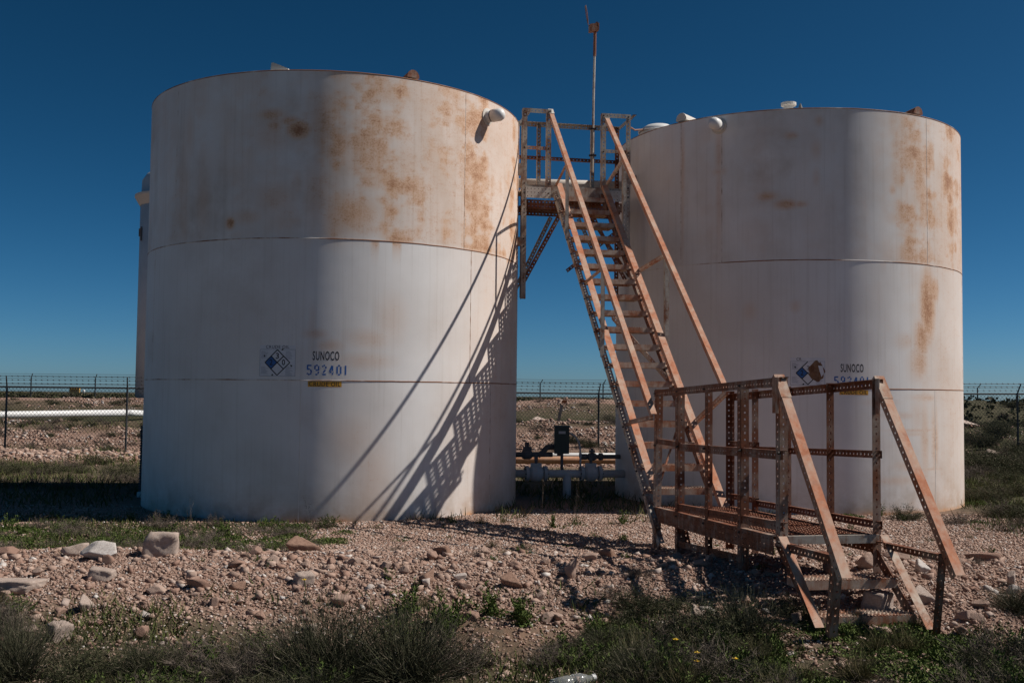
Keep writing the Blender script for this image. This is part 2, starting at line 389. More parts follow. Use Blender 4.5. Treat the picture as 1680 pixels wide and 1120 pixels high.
# --- flat art wrapped round a tank
class Art:
    def __init__(s, c, parent): s.c = c; s.parent = parent; s.parts = {}
    def pt(s, u, z, off): return on_tank(s.c, math.degrees(u/TR), z, off)
    def mb(s, key): return s.parts.setdefault(key, MB())
    def rect(s, key, u0, z0, u1, z1, off):
        n = max(1, int((u1-u0)/.03)); m = s.mb(key)
        us = np.linspace(u0, u1, n+1); m.add([s.pt(u, z0, off) for u in us]+[s.pt(u, z1, off) for u in us], [(i, i+1, n+2+i, n+1+i) for i in range(n)])
    def stroke(s, key, a, b, w, off):
        a, b = V(*a), V(*b); d = unit(b-a); nrm = V(-d[1], d[0])*w/2; n = max(1, int(np.linalg.norm(b-a)/.03))
        P = [a+(b-a)*i/n for i in range(n+1)]; m = s.mb(key)
        m.add([s.pt(*(p-nrm), off) for p in P]+[s.pt(*(p+nrm), off) for p in P], [(i, i+1, n+2+i, n+1+i) for i in range(n)])
    def poly(s, key, pts, off):
        m = s.mb(key); cu = sum(p[0] for p in pts)/len(pts); cz = sum(p[1] for p in pts)/len(pts)
        m.add([s.pt(cu, cz, off)]+[s.pt(*p, off) for p in pts], [(0, i+1, (i+1) % len(pts)+1) for i in range(len(pts))])
    def text(s, key, txt, u0, z0, w, h, off, bold=.0):
        cu = bpy.data.curves.new('txt', 'FONT'); cu.body = txt; cu.size = 1; cu.offset = bold; cu.resolution_u = 3; cu.space_character = 1.12
        o = bpy.data.objects.new('txt', cu); COL.objects.link(o); bpy.context.view_layer.update()
        me = o.to_mesh(); vs = np.array([v.co[:] for v in me.vertices]); fs = [tuple(p.vertices) for p in me.polygons]; o.to_mesh_clear()
        bpy.data.objects.remove(o); bpy.data.curves.remove(cu)
        lo, hi = vs.min(0), vs.max(0)
        q = [(u0+(v[0]-lo[0])/(hi[0]-lo[0])*w, z0+(v[1]-lo[1])/(hi[1]-lo[1])*h) for v in vs]
        s.mb(key).add([s.pt(a, b, off) for a, b in q], fs)
    def emit(s, key, name, mat, parent=None): return s.parts[key].build(name, mat, parent or s.parent)
ST = {  # stencil digits as strokes on a 0..1 x 0..1 cell, with the bridges left open
 '5': [((.04, .94), (.95, .94)), ((.10, .99), (.10, .52)), ((.10, .57), (.60, .57)), ((.70, .53), (.90, .40)), ((.90, .42), (.90, .18)), ((.88, .16), (.70, .04)), ((.58, .04), (.22, .04)), ((.12, .07), (.02, .18))],
 '9': [((.28, .95), (.72, .95)), ((.10, .88), (.10, .56)), ((.10, .86), (.22, .95)), ((.26, .47), (.72, .47)), ((.90, .90), (.90, .42)), ((.90, .34), (.78, .10)), ((.66, .04), (.22, .04))],
 '2': [((.1, .80), (.22, .92)), ((.34, .95), (.70, .95)), ((.86, .86), (.86, .62)), ((.78, .52), (.30, .22)), ((.12, .05), (.88, .05))],
 '4': [((.62, .95), (.10, .36)), ((.08, .28), (.50, .28)), ((.70, .92), (.70, .40)), ((.70, .22), (.70, .03)), ((.80, .28), (.95, .28))],
 '0': [((.30, .95), (.74, .95)), ((.12, .86), (.12, .14)), ((.90, .86), (.90, .14)), ((.30, .05), (.74, .05))],
 '1': [((.5, .97), (.5, .03))], '2b': []}
def stencil(art, key, txt, u0, z0, w, h, off, sw):
    n = len(txt); cw = w/(n-.35)
    for i, ch in enumerate(txt):
        x0 = u0+i*cw; ww = cw*.62
        if ch == '1' and i == n-1: x0 -= cw*.1
        for a, b in ST[ch]:
            art.stroke(key, (x0+a[0]*ww, z0+a[1]*h), (x0+b[0]*ww, z0+b[1]*h), sw, off)
def placard(c, parent, u0, z0, w, h, torn):
    A = Art(c, parent); o0 = .0007
    A.rect('base', u0, z0, u0+w, z0+h, o0); base = A.emit('base', 'placard', M['placard'], parent)
    o1 = o0+.0003; bw = .0035; hh = h*.865
    for a, b in (((u0, z0), (u0+w, z0)), ((u0, z0+hh), (u0+w, z0+hh)), ((u0, z0), (u0, z0+hh)), ((u0+w, z0), (u0+w, z0+hh))): A.stroke('print', a, b, bw, o1)
    rr = np.random.default_rng(3)
    for bx, bz, n in ((.04, .80, 9), (.73, .80, 10), (.04, .30, 9), (.73, .30, 11)):
        for k in range(n):
            L = w*(.10+.12*rr.random()); zz = z0+h*(bz-.027*k); A.stroke('print', (u0+w*bx, zz), (u0+w*bx+L, zz), .0028, o1)
    A.emit('print', 'small_print', M['print'], base)
    cu, cz, rd = u0+w*.5, z0+h*.44, h*.415; o2 = o1+.0003
    D = [(cu-rd, cz), (cu, cz+rd), (cu+rd, cz), (cu, cz-rd)]; mid = lambda p, q: ((p[0]+q[0])/2, (p[1]+q[1])/2)
    ml, mr, mbl, mbr = mid(D[0], D[1]), mid(D[1], D[2]), mid(D[0], D[3]), mid(D[2], D[3])
    A.poly('navy', [D[0], mbl, (cu, cz), ml], o2); A.emit('navy', 'blue_quadrant', M['navy'], base)
    o3 = o2+.0003; lw = .011
    segs = [(D[0], D[1]), (D[1], D[2]), (D[2], D[3]), (D[3], D[0]), (ml, mbr), (mr, mbl)]
    if torn: segs = [(D[0], D[1]), (mbr, D[3]), (D[3], D[0]), (ml, mbr), (mbl, (cu+.01, cz+.01))]
    for a, b in segs: A.stroke('ink', a, b, lw, o3)
    ds = rd*.42
    A.text('ink', '2', cu-rd*.5-ds*.3, cz-ds*.5, ds*.62, ds*1.1, o3, .018)
    if not torn:
        A.text('ink', '3', cu-ds*.31, cz+rd*.5-ds*.5, ds*.62, ds*1.1, o3, .018); A.text('ink', '0', cu+rd*.5-ds*.31, cz-ds*.5, ds*.62, ds*1.1, o3, .018)
        A.text('ink', 'CRUDE OIL', u0+w*.17, z0+h*.895, w*.66, h*.10, o3, .004)
    else:
        A.text('ink', '3', cu-ds*.2, cz+rd*.5-ds*.55, ds*.62, ds*.85, o3, .018); A.text('ink', 'CR', u0+w*.17, z0+h*.895, w*.145, h*.10, o3, .004)
    for (px, pz), (qx, qz) in (((.16, .62), (.11, .68)), ((.61, .83), (.67, .89)), ((.86, .37), (.92, .31)), ((.40, .06), (.34, .02))):
        if torn and (px > .6): continue
        a, b = V(u0+w*px, z0+h*pz), V(u0+w*qx, z0+h*qz); d = unit(b-a); nn = V(-d[1], d[0])*.011
        A.poly('ink', [tuple(b), tuple(a*.4+b*.6-nn+d*0), tuple(a), tuple(a*.4+b*.6+nn)], o3)
    A.emit('ink', 'printed_diamond', M['ink'], base)
    if torn:
        rr = np.random.default_rng(5); 
        cx_, cz_ = u0+w*.76, z0+h*.50
        A.poly('tear', [(cx_+w*.235*math.cos(t)*(1+.3*(rr.random()-.5)), cz_+h*.36*math.sin(t)*(1+.3*(rr.random()-.5))) for t in np.linspace(0, 2*math.pi, 26)[:-1]], o3+.0004)
        A.emit('tear', 'torn_patch', M['tear'], base)
        A.poly('flap', [(u0+w*.80, z0+h*.72), (u0+w*.93, z0+h*.70), (u0+w*.97, z0+h*.45), (u0+w*.9, z0+h*.3), (u0+w*.84, z0+h*.52)], o3+.0010); A.emit('flap', 'loose_flap', M['placard'], base)
    return base
def lettering(c, parent, us, zs, un, zn, uc, zc, k=1.):
    A = Art(c, parent)
    A.text('name', 'SUNOCO', us, zs, .285*k, .100*k, .0007, .016); A.emit('name', 'black_lettering', M['ink'])
    stencil(A, 'num', '592401', un, zn, .445*k, .108*k, .0007, .0165); A.emit('num', 'blue_stencil_number', M['blue'])
    A.rect('lab', uc, zc, uc+.36*k, zc+.060*k, .0007); lab = A.emit('lab', 'amber_label', M['yellow'])
    A.text('lt', 'CRUDE OIL', uc+.012, zc+.007, .335*k, .047*k, .0010, .010); A.emit('lt', 'label_lettering', M['ink'], lab)

def rust1(U, Zz):
    d = np.degrees(U/TR); top = sstep(S2-.02, S2+.03, Zz)
    side = np.interp(d, [-180, -60, -30, -13, -10, -4, 0, 6, 12, 30, 60, 95, 180], [.05, .16, .22, .28, .36, .36, .32, .50, .58, .58, .52, .60, .3])
    band = .35 + .65*sstep(.28, .72, fbm(U, Zz*.12, 3.4, 4, 31)); blot = .35 + .65*sstep(.30, .70, fbm(U, Zz*1.4, 3.4, 5, 33, .65))
    r = top*side*band*blot*1.72
    r = np.maximum(r, top*.75*side**.5*np.exp(-((TH-Zz)/.07)**2)*sstep(-8, 14, d)*sstep(.3, .6, fbm(U, U*0, 4, 3, 35)))
    r = np.maximum(r, top*sstep(5, 38, d)*.52*(.6+.4*fbm(U, Zz, 1.5, 3, 36)))
    r = np.maximum(r, (1-top)*sstep(24, 60, d)*(.20+.26*fbm(U, Zz*.5, 2.5, 4, 37)))
    r = np.maximum(r, patches(U, Zz, [(-1.4, 4.25, .13, .10, 1.3), (-9, 4.18, .24, .22, .42), (-7, 3.5, .26, .22, .45), (-30, 3.5, .12, .4, .35), (-36, 4.3, .10, .35, .35), (9, 3.3, .2, .3, .6), (28, 3.9, .3, .5, .5), (.6, 4.27, .13, .07, .6), (-20.3, 3.24, .06, .065, 1.1), (-15.5, 3.30, .22, .10, .42), (-9, 4.42, .18, .07, .75), (-8, 4.30, .12, .12, .65), (-4, 4.35, .13, .06, .75),
        (5, 4.35, .17, .40, .62), (4, 3.55, .17, .42, .5), (13, 3.35, .34, .26, .72), (15, 4.0, .30, .35, .52), (22, 4.72, .4, .2, .55),
        (4, 2.02, .13, .06, .5), (8, 1.90, .16, .07, .45), (18, 1.98, .28, .12, .38), (17, 1.74, .34, .10, .36), (24, 2.2, .2, .3, .3), (3.2, 2.08, .05, .3, .25),
        (-30, 3.6, .16, .5, .25), (-38, 4.1, .12, .5, .28), (-22, 4.2, .12, .5, .25), (14, .9, .3, .3, .28), (20, .5, .25, .5, .30)]))
    drip = sstep(.60, .72, vnoise(U*9, U*0, 1, 41))*np.exp(-np.clip(S2-Zz, 0, 9)/.12)*(Zz < S2)*sstep(-10, 20, d)
    r = np.maximum(r, .75*drip)
    r = np.maximum(r, .75*np.exp(-(Zz/.055)**2)*sstep(.42, .6, fbm(U, U*0, 2.2, 3, 42))*sstep(-15, 5, d))
    gr = .95*np.exp(-Zz/.25) + .18*sstep(.5, .7, fbm(U*1.2, Zz, 1.2, 4, 44)) + .25*top*sstep(.45, .65, fbm(U, Zz*.3, 3, 4, 45))
    return r, np.clip(gr, 0, 1)
def rust2(U, Zz):
    d = np.degrees(U/TR); top = sstep(S2-.02, S2+.03, Zz)
    side = np.interp(d, [-180, -60, -30, -5, 5, 18, 26, 40, 95, 180], [.1, .15, .14, .12, .10, .28, .62, .78, .85, .2])
    band = .4 + .6*sstep(.28, .70, fbm(U, Zz*.15, 3.2, 4, 51)); blot = .35 + .65*sstep(.30, .70, fbm(U, Zz*1.3, 3.2, 5, 53, .65))
    r = side*band*blot*(.35+.65*top)*1.45
    r = np.maximum(r, sstep(16, 45, d)*(.36+.26*fbm(U, Zz*.6, 2.2, 4, 54))*(.72+.28*top))
    r = np.maximum(r, patches(U, Zz, [(-19, 3.85, .13, .06, .7), (-13.5, 3.74, .14, .06, .85), (-9.5, 3.74, .10, .05, .6), (-12, 4.58, .09, .05, .55), (-4, 4.75, .06, .07, .45), (-5, 4.4, .08, .15, .4), (-5, 4.05, .06, .15, .35),
        (-24, 2.45, .10, .13, .3), (-11, 2.5, .07, .08, .35), (-33.4, 4.45, .06, .35, .5), (-33.4, 3.9, .05, .9, .38), (-46, 4.4, .04, .6, .45), (-46, 3.8, .03, .8, .3), (-33.4, 4.2, .1, .06, .45),
        (33, 2.55, .17, .50, 1.05), (36, 2.75, .14, .2, .85), (30, 2.15, .16, .28, .85), (29, 1.85, .2, .25, .65), (29.5, 4.2, .12, .5, .8), (24, 4.6, .14, .2, .55), (31, 3.9, .10, .6, .7), (19, 3.95, .06, .08, .6),
        (22, 3.6, .25, .10, .5), (30, 1.02, .55, .018, .55), (28, .98, .4, .03, .45), (33, .55, .5, .02, .5), (22, 1.2, .35, .05, .4), (32, 1.42, .3, .06, .55), (24, 2.1, .2, .12, .4), (15, 1.36, .3, .05, .3), (31, .9, .10, .7, .5), (25, .6, .3, .06, .42), (20, .42, .35, .06, .38), (36, .9, .12, .6, .55), (28, 1.2, .16, .3, .35)]))
    drip = sstep(.60, .72, vnoise(U*8, U*0, 1, 61))*np.exp(-np.clip(S2-Zz, 0, 9)/.10)*(Zz < S2)*sstep(0, 30, d)
    r = np.maximum(r, .6*drip); r = np.maximum(r, .8*np.exp(-(Zz/.07)**2)*sstep(-5, 15, d))
    gr = .95*np.exp(-Zz/.25) + .15*sstep(.5, .7, fbm(U*1.2, Zz, 1.2, 4, 64)) + .2*top*sstep(.45, .65, fbm(U, Zz*.3, 3, 4, 65))
    return r, np.clip(gr, 0, 1)

t1 = thing('storage_tank', 'white steel oil tank at left, upper course heavily rusted, stair shadows across its side', 'tank', tuple(C1), 'white crude oil tanks')
build_shell(C1, M['tank1'], t1, rust1); roof(C1, t1, M['tank1'])
build_ring('weld_seam', C1, S1, t1, lambda d: np.interp(d, [-60, -20, -5, 5, 20, 90], [.0, .02, -.08, .0, .15, .1])); build_ring('weld_seam', C1, S2, t1, lambda d: np.interp(d, [-60, -5, 2, 8, 20, 90], [.02, .05, -.12, .1, .28, .25]))
build_ring('top_rim', C1, TH-.004, t1, lambda d: np.interp(d, [-90, -10, 5, 90], [.1, .15, .3, .1]), .007, .003)
build_ring('base_plate', C1, -.02, t1, lambda d: 0*d+.2, .012, .05)
nozzle(C1, 56.5, 4.70, t1, .27)
wa = on_tank(C1, -9.9, TH+.006, -.04); wt = V(math.cos(R_(-9.9)), math.sin(R_(-9.9)), 0); wi = V(math.sin(R_(9.9)), math.cos(R_(9.9)), 0)
m = MB(); wv = [wa, wa+wt*.21, wa+wt*.205+UP*.02, wa+wt*.03+UP*.095, wa+wt*.008+UP*.09]; m.add(wv+[p_+wi*.13 for p_ in wv], [(0, 1, 2, 3, 4), (9, 8, 7, 6, 5)]+[((i+1) % 5, i, i+5, (i+1) % 5+5) for i in range(5)]); m.build('lifting_lug', M['cream'], t1)
lug(C1, 29.5, t1, M['dark'], .42, .075)
m = MB(); m.lathe(on_tank(C1, 2.5, TH+.05, -.7), (0, 0, 1), [(0, .05), (.10, .05), (.11, .075), (.14, .06), (.16, .01)], 16); m.build('roof_vent', M['white'], t1, True)
def vseam(c, deg, z0, z1, parent, rust):
    n = 24; zs = np.linspace(z0, z1, n); vs = []
    for z in zs:
        w = .0035*(1+.5*math.sin(z*37)); du = math.degrees(w/TR)
        vs += [on_tank(c, deg-du*1.6, z, -.001), on_tank(c, deg-du*.5, z, .0022), on_tank(c, deg+du*.5, z, .0022), on_tank(c, deg+du*1.6, z, -.001)]
    f = [(4*i+k, 4*i+k+1, 4*i+k+5, 4*i+k+4) for i in range(n-1) for k in range(3)]
    v = np.array(vs)-parent_world(parent); u = R_(deg)*TR
    return mesh_obj('vertical_weld', v, f, M['seam'], parent, True, {'rust': ('FLOAT', np.full(len(v), rust)), 'wrap': ('FLOAT_VECTOR', np.stack([np.repeat(zs, 4)*3+u, np.repeat(zs, 4), 0*np.repeat(zs, 4)], -1))})
for dg, z0, z1, ru in ((.6, .0, S1, -.2), (50, S1, S2, .12), (47, S2, TH, .05), (-42, S2, TH, -.08), (-55, S1, S2, -.1), (60, 0, S1, 0)): vseam(C1, dg, z0, z1, t1, ru)
placard(C1, t1, R_(-10.57)*TR, 1.563, .394, .333, False)
lettering(C1, t1, R_(3.5)*TR, 1.737, R_(2.13)*TR, 1.580, R_(2.4)*TR, 1.452)
t2 = thing('storage_tank', 'white steel oil tank at right with a torn placard and long rust streak', 'tank', tuple(C2), 'white crude oil tanks')
build_shell(C2, M['tank2'], t2, rust2); roof(C2, t2, M['tank2'])
build_ring('weld_seam', C2, S1, t2, lambda d: np.interp(d, [-90, -20, 5, 20, 90], [-.1, -.05, -.1, .25, .25])); build_ring('weld_seam', C2, S2, t2, lambda d: np.interp(d, [-90, -45, -25, 0, 8, 18, 90], [-.1, -.1, .2, .1, -.2, .1, .2]))
build_ring('top_rim', C2, TH-.004, t2, lambda d: 0*d+.12, .007, .003); build_ring('base_plate', C2, -.02, t2, lambda d: 0*d+.2, .012, .05)
nozzle(C2, -33.4, 4.775, t2, .25)
lug(C2, -47, t2, M['cream'], .9, .085); lug(C2, 30, t2, M['dark'], .42, .08)
m = MB(); p = on_tank(C2, -12, TH+.04, -.55); m.lathe(p, (0, 0, 1), [(0, .06), (.14, .06), (.145, .095), (.18, .095), (.185, .06)], 18); rv = m.build('roof_vent', M['cream'], t2)
m = MB(); m.lathe(p+V(.15, 0, -.02), (0, 0, 1), [(0, .04), (.12, .035), (.2, .005)], 12); m.build('gauge_cone', M['darkpipe'], rv)
m = MB(); ph = on_tank(C2, -66, TH-.02, -.28); m.lathe(ph, (0, 0, 1), [(0, .25), (.07, .25), (.075, .27), (.10, .27), (.17, .16), (.19, .03)], 28); hb = m.build('thief_hatch', M['white'], t2, True)
m = MB(); m.lathe(ph+V(0, 0, .07), (0, 0, 1), [(0, .262), (.018, .262)], 28); m.build('hatch_gasket', M['darkpipe'], hb)
m = MB(); m.tube([ph+V(-.22, -.15, .08), ph+V(-.34, -.2, .06), ph+V(-.40, -.22, .09)], .012, 8); m.build('hatch_handle', M['orange'], hb)
for dg, z0, z1, ru in ((-32.5, S2, TH, -.04), (-46.6, S2, TH, -.02), (62, S1, S2, 0), (36, 0, S1, -.15), (-14, 0, S1, -.2), (33, S2, TH, -.06)): vseam(C2, dg, z0, z1, t2, ru)
placard(C2, t2, R_(-12.37)*TR, 1.555, .40, .330, True)
lettering(C2, t2, R_(1.9)*TR, 1.715, R_(.08)*TR, 1.555, R_(1.5)*TR, 1.445, 1.)

# ---------------------------------------------------------------- steel stair, upper platform and crossover (one straight line)
SO = V(1.6059, 9.5954, 0); U_ = V(-.18714, .98233, 0); W_ = V(.98233, .18714, 0); UP = V(0, 0, 1)
def G(a, t, z): return SO + U_*a + W_*t + UP*z
RISE, RUN = .2, .2163; ZS = .5376
SD = unit(U_*RUN + UP*RISE)                # up the stair
SN = unit(np.cross(W_, SD));               # square to the flight, pointing up and towards the foot
if SN[2] < 0: SN = -SN

def grating(a0, a1, t0, t1, z0, z1, strands, name, parent, mat, cell=.055, hgt=.022):
    """serrated diamond grating: zigzag upright strands with toothed tops"""
    m = MB(); n = int((a1-a0)/cell*2)
    for k in range(strands+1):
        tt = t0+(t1-t0)*k/strands; vs = []; f = []
        amp = (t1-t0)/strands*.46
        for i in range(n+1):
            fr = i/n; a = a0+(a1-a0)*fr; s = (1 if (i+k) % 2 else -1)*amp; z = z0+(z1-z0)*fr
            p = G(a, min(max(tt+s, t0), t1), z); tooth = .006 if i % 2 else 0
            vs += [p-UP*hgt, p+UP*tooth, p+UP*tooth+W_*.004, p-UP*hgt+W_*.004]
        for i in range(n):
            b = i*4; f += [(b, b+4, b+5, b+1), (b+1, b+5, b+6, b+2), (b+2, b+6, b+7, b+3), (b+3, b+7, b+4, b)]
        m.add(vs, f)
    m.perf(G(a0, t0, z0-hgt), G(a1, t0, z1-hgt), W_, t1-t0, max(2, int((t1-t0)/.05)), pitch=.05, hole=.014, th=.003)
    return m.build(name, mat, parent)
def tread(a_nose, z, t0, t1, name, parent, mat, depth=.25, lip=.052):
    m = MB(); p, q = G(a_nose, t0, z), G(a_nose, t1, z); n = int((t1-t0)/.022)
    m.prism(p-UP*lip, q-UP*lip, U_*.004, UP*lip)                       # front lip
    m.prism(p-UP*lip+U_*.004, q-UP*lip+U_*.004, U_*.02, UP*.004)
    m.prism(p-UP*lip+U_*depth, q-UP*lip+U_*depth, U_*.004, UP*lip)      # back lip
    for e in (p, q): m.prism(e-UP*lip+U_*.004, e-UP*lip+U_*depth, W_*(.004 if e is p else -.004), UP*lip*.96)
    for i in range(n):                                                # teeth along the nosing
        b = p+(q-p)*(i+.5)/n; w = np.linalg.norm(q-p)/n*.34
        m.add([b-W_*w, b+W_*w, b+W_*w*.3+UP*.007, b-W_*w*.3+UP*.007, b-W_*w+U_*.03, b+W_*w+U_*.03, b+W_*w*.3+UP*.007+U_*.03, b-W_*w*.3+UP*.007+U_*.03], [(0, 1, 2, 3), (7, 6, 5, 4), (1, 5, 6, 2), (4, 0, 3, 7), (3, 2, 6, 7)])
    o = m.build(name, mat, parent)
    g = MB(); g.perf(p+U_*.006-UP*.004, q+U_*.006-UP*.004, U_, depth-.008, 4, pitch=.052, hole=.012, th=.003)
    nn = int((t1-t0)/.026)
    for k in range(5):                                                # raised teeth round the holes
        aa = .012+(depth-.03)*k/4
        for i in range(nn):
            b = G(a_nose+aa, t0+(t1-t0)*(i+.5)/nn, z); g.add([b-W_*.008, b+W_*.008, b+W_*.004+UP*.009, b-W_*.004+UP*.009, b-W_*.008+U_*.006, b+W_*.008+U_*.006, b+W_*.004+UP*.009+U_*.006, b-W_*.004+UP*.009+U_*.006], [(0, 1, 2, 3), (7, 6, 5, 4), (1, 5, 6, 2), (4, 0, 3, 7), (3, 2, 6, 7)])
    g.build('tread_plate', mat, o)
    return o
def bolt_heads(pts, axis, name, parent, r=.013):
    for p in pts: m = MB(); m.lathe(p, axis, [(-.004, r), (.010, r), (.011, r*.5), (.02, r*.5)], 6); m.build(name, M['bolt'], parent)

def part_angle(name, p0, p1, d1, d2, mat, parent, w=.055, w2=None, **k):
    m = MB(); m.angle(p0, p1, d1, d2, w, w2, **k); return m.build(name, mat, parent)
# --- main flight
stair = thing('access_stairway', 'long rusty orange steel stair with open treads climbing to the platform between the tanks', 'stairway', tuple(G(0, 0, 0)))
for k in range(0, 18): tread(RUN*k, ZS+RISE*k, -.272, .272, 'tread', stair, M['tread'])
AB, AT = -.10, 3.86
zl = lambda a: ZS + RISE/RUN*a
for sgn in (-1, 1):
    e0 = -.30 if sgn > 0 else -.08
    p0, p1 = G(e0, sgn*.308, zl(e0)+.075), G(AT-.05, sgn*.308, zl(AT-.05)+.075)
    m = MB(); m.prism(p0-W_*.036, p1-W_*.036, W_*.072, SN*.005)                    # face plate looking up the slope
    m.perf(p0-W_*.036*sgn, p1-W_*.036*sgn, -SN, .05)
    m.build('stringer_face', M['orange'], stair)
    lo = 0.0 if sgn > 0 else -.40
    to = .268 if sgn > 0 else -.372
    q0, q1 = G(lo, to, zl(lo)-.06), G(AT-.02, to, zl(AT-.02)-.06)
    m = MB(); m.angle(q0, q1, W_, -SN, .045, .060); m.build('stringer_angle', M['upper'] if sgn < 0 else M['dark'], stair)
    for k in range(18):                                                              # hangers joining tread, face and angle
        c = G(RUN*k+.03, 0, zl(RUN*k+.03)-.055); m = MB()
        t_a, t_b = (-.385, -.268) if sgn < 0 else (.262, .335)
        m.prism(c+W_*t_a-SD*.018, c+W_*t_b-SD*.018, SD*.036, SN*.006); m.prism(c+W_*(t_b if sgn > 0 else -.30)-SD*.018, c+W_*(t_b if sgn > 0 else -.30)-SD*.018+SN*.095, SD*.036, W_*.005)
        m.build('tread_hanger', M['tread'], stair)
        bolt_heads([G(RUN*k+.035, sgn*.372, zl(RUN*k+.035)-.085)], W_*sgn, 'bolt', stair, .011)
    # hand rail with posts and side braces
    ab, at_ = (-.36, 3.86)
    zr = lambda a: 1.535+.914*a if sgn < 0 else 1.615+.890*a
    tt = -.405 if sgn < 0 else .345; ab = -.33 if sgn < 0 else -.17
    m = MB(); r0, r1 = G(ab, tt, zr(ab)), G(at_, tt, zr(at_)); hn = unit(np.cross(W_, r1-r0)); hn = hn if hn[2] > 0 else -hn
    m.prism(r0-W_*.027, r1-W_*.027, W_*.054, hn*.004); m.prism(r0-W_*.027, r1-W_*.027, W_*.004, -hn*.045)
    hr = m.build('handrail', M['orange'], stair)
    m = MB(); m.prism(r1-unit(r1-r0)*.02-W_*.034-hn*.03, r1+unit(r1-r0)*.10-W_*.034-hn*.03, W_*.068, hn*.04); m.build('end_cap', M['cream'], hr)
    for ap, as_ in (((2.97, 3.82), (1.36, 2.28)) if sgn < 0 else ((3.12, 3.86), (1.53, 2.46))):
        zt_ = zr(ap)-.012; foot = zl(ap)+.0; tn = sgn*.335
        m = MB()
        if sgn > 0: m.angle(G(ap, tt, foot), G(ap, tt, zt_), W_, U_, .045, pitch=.06)
        else: m.prism(G(ap, tt-.022, foot), G(ap, tt-.022, zt_), W_*.044, U_*.006); m.prism(G(ap, tt+.018, foot), G(ap, tt+.018, zt_), W_*.004, U_*.03)
        m.build('handrail_post', M['upper'], stair)
        part_angle('handrail_brace', G(as_, tn, zl(as_)+.03), G(ap+.01, tt, zt_-.05), UP, W_*sgn, M['tread'], stair, .04, .03)
    part_angle('handrail_brace', G(.64, sgn*.335, zl(.64)-.02), G(ab+.02, tt, zr(ab)-.05), UP, W_*sgn, M['tread'], stair, .045, .03)
# cross braces under the flight
m = MB(); m.angle(G(2.0, -.12, zl(2.0)-.12), G(1.25, .26, zl(1.25)-.12), UP, U_, .04); m.build('cross_brace', M['tread'], stair)
m = MB(); m.angle(G(.02, -.28, zl(.02)-.16), G(.85, .28, zl(.85)-.16), UP, U_, .04); m.build('cross_brace', M['dark'], stair)

# --- upper platform
AF, AR = 3.85, 4.55
plat = thing('tank_platform', 'cream and rust perforated steel platform with guard rails bridging the gap between the tank tops', 'platform', tuple(G(4.2, -.05, 3.9)))
def part_strip(name, p0, p1, wdir, w, mat, parent, rows=1, **k):
    m = MB(); m.perf(p0, p1, wdir, w, rows, **k); return m.build(name, mat, parent)
for t, zb, ztop, d in ((-.79, 2.62, 5.10, 1), (-.47, 3.94, 5.10, 1), (.27, 3.94, 5.09, 1), (.665, 3.00, 5.10, -1)):
    part_angle('guard_post', G(AF, t, zb), G(AF, t, ztop), W_*d, U_, M['upper'], plat, .06, .05)
for t, zb in ((-.67, 2.7), (-.455, 4.18), (.305, 4.18), (.66, 2.62)):
    part_angle('guard_post', G(AR, t, zb), G(AR, t, 5.10), W_, -U_, M['upper'] if t < .5 else M['dark'], plat, .06, .05)
part_angle('guard_rail', G(AF-.006, -.79, 5.105), G(AF-.006, -.41, 5.105), -UP, U_, M['upper'], plat); part_angle('guard_rail', G(AF-.006, .27, 5.10), G(AF-.006, .665, 5.105), -UP, U_, M['upper'], plat)
part_strip('mid_rail', G(AF+.006, -.78, 4.57), G(AF+.006, -.42, 4.57), UP, .045, M['tread'], plat); part_strip('mid_rail', G(AF+.006, .28, 4.58), G(AF+.006, .65, 4.58), UP, .045, M['upper'], plat)
part_angle('guard_rail', G(AR, -.72, 5.11), G(AR, .72, 5.11), -UP, -U_, M['upper'], plat); part_angle('mid_rail', G(AR, -.72, 4.60), G(AR, .70, 4.60), UP, -U_, M['dark'], plat, .05)
for t in (-.70, .70): part_angle('guard_rail', G(AF, t, 5.11), G(AR, t, 5.11), -UP, W_, M['upper'], plat, .05)
part_strip('toe_plate', G(AF-.004, -.74, 3.935), G(AF-.004, -.41, 3.935), UP, .145, M['cream'], plat, 3, pitch=.047, hole=.007); part_strip('toe_plate', G(AF-.004, .29, 3.935), G(AF-.004, .60, 3.935), UP, .145, M['cream'], plat, 3, pitch=.047, hole=.007)
m = MB(); m.prism(G(AF, -.41, 3.95), G(AF, .29, 3.95), U_*.005, UP*.15); m.build('edge_channel', M['upper'], plat)
part_strip('floor_beam', G(AF+.03, -.76, 3.80), G(AF+.03, .64, 3.80), UP, .12, M['dark'], plat, 2, pitch=.047); part_strip('floor_beam', G(AR-.03, -.76, 3.82), G(AR-.03, .64, 3.82), UP, .12, M['dark'], plat, 2, pitch=.047)
part_angle('floor_beam', G(AF+.36, -.76, 3.84), G(AF+.36, .64, 3.84), UP, U_, M['dark'], plat)
m = MB()
for k in range(4): m.prism(G(AF+.02+.172*k, -.74, 4.085), G(AF+.02+.172*k, .62, 4.085), U_*.164, UP*.03)
m.build('deck_plank', M['upper'], plat)
for a, z0_, z1_, mt in ((AF+.03, 2.82, 3.80, 'dark'), (AR-.02, 2.74, 3.82, 'upper')):
    part_angle('knee_brace', G(a, -.79, z0_), G(a, -.27, z1_), W_, U_, M[mt], plat, .05); part_angle('knee_brace', G(a, .66, z0_+.05), G(a, .16, z1_), -W_, U_, M[mt], plat, .05)
part_angle('cross_brace', G(AF+.06, .66, 2.95), G(AR-.04, .3, 3.8), W_, UP, M['dark'], plat, .045); part_angle('cross_brace', G(4.15, .62, 3.6), G(4.15, -.1, 3.02), UP, U_, M['dark'], plat, .045)
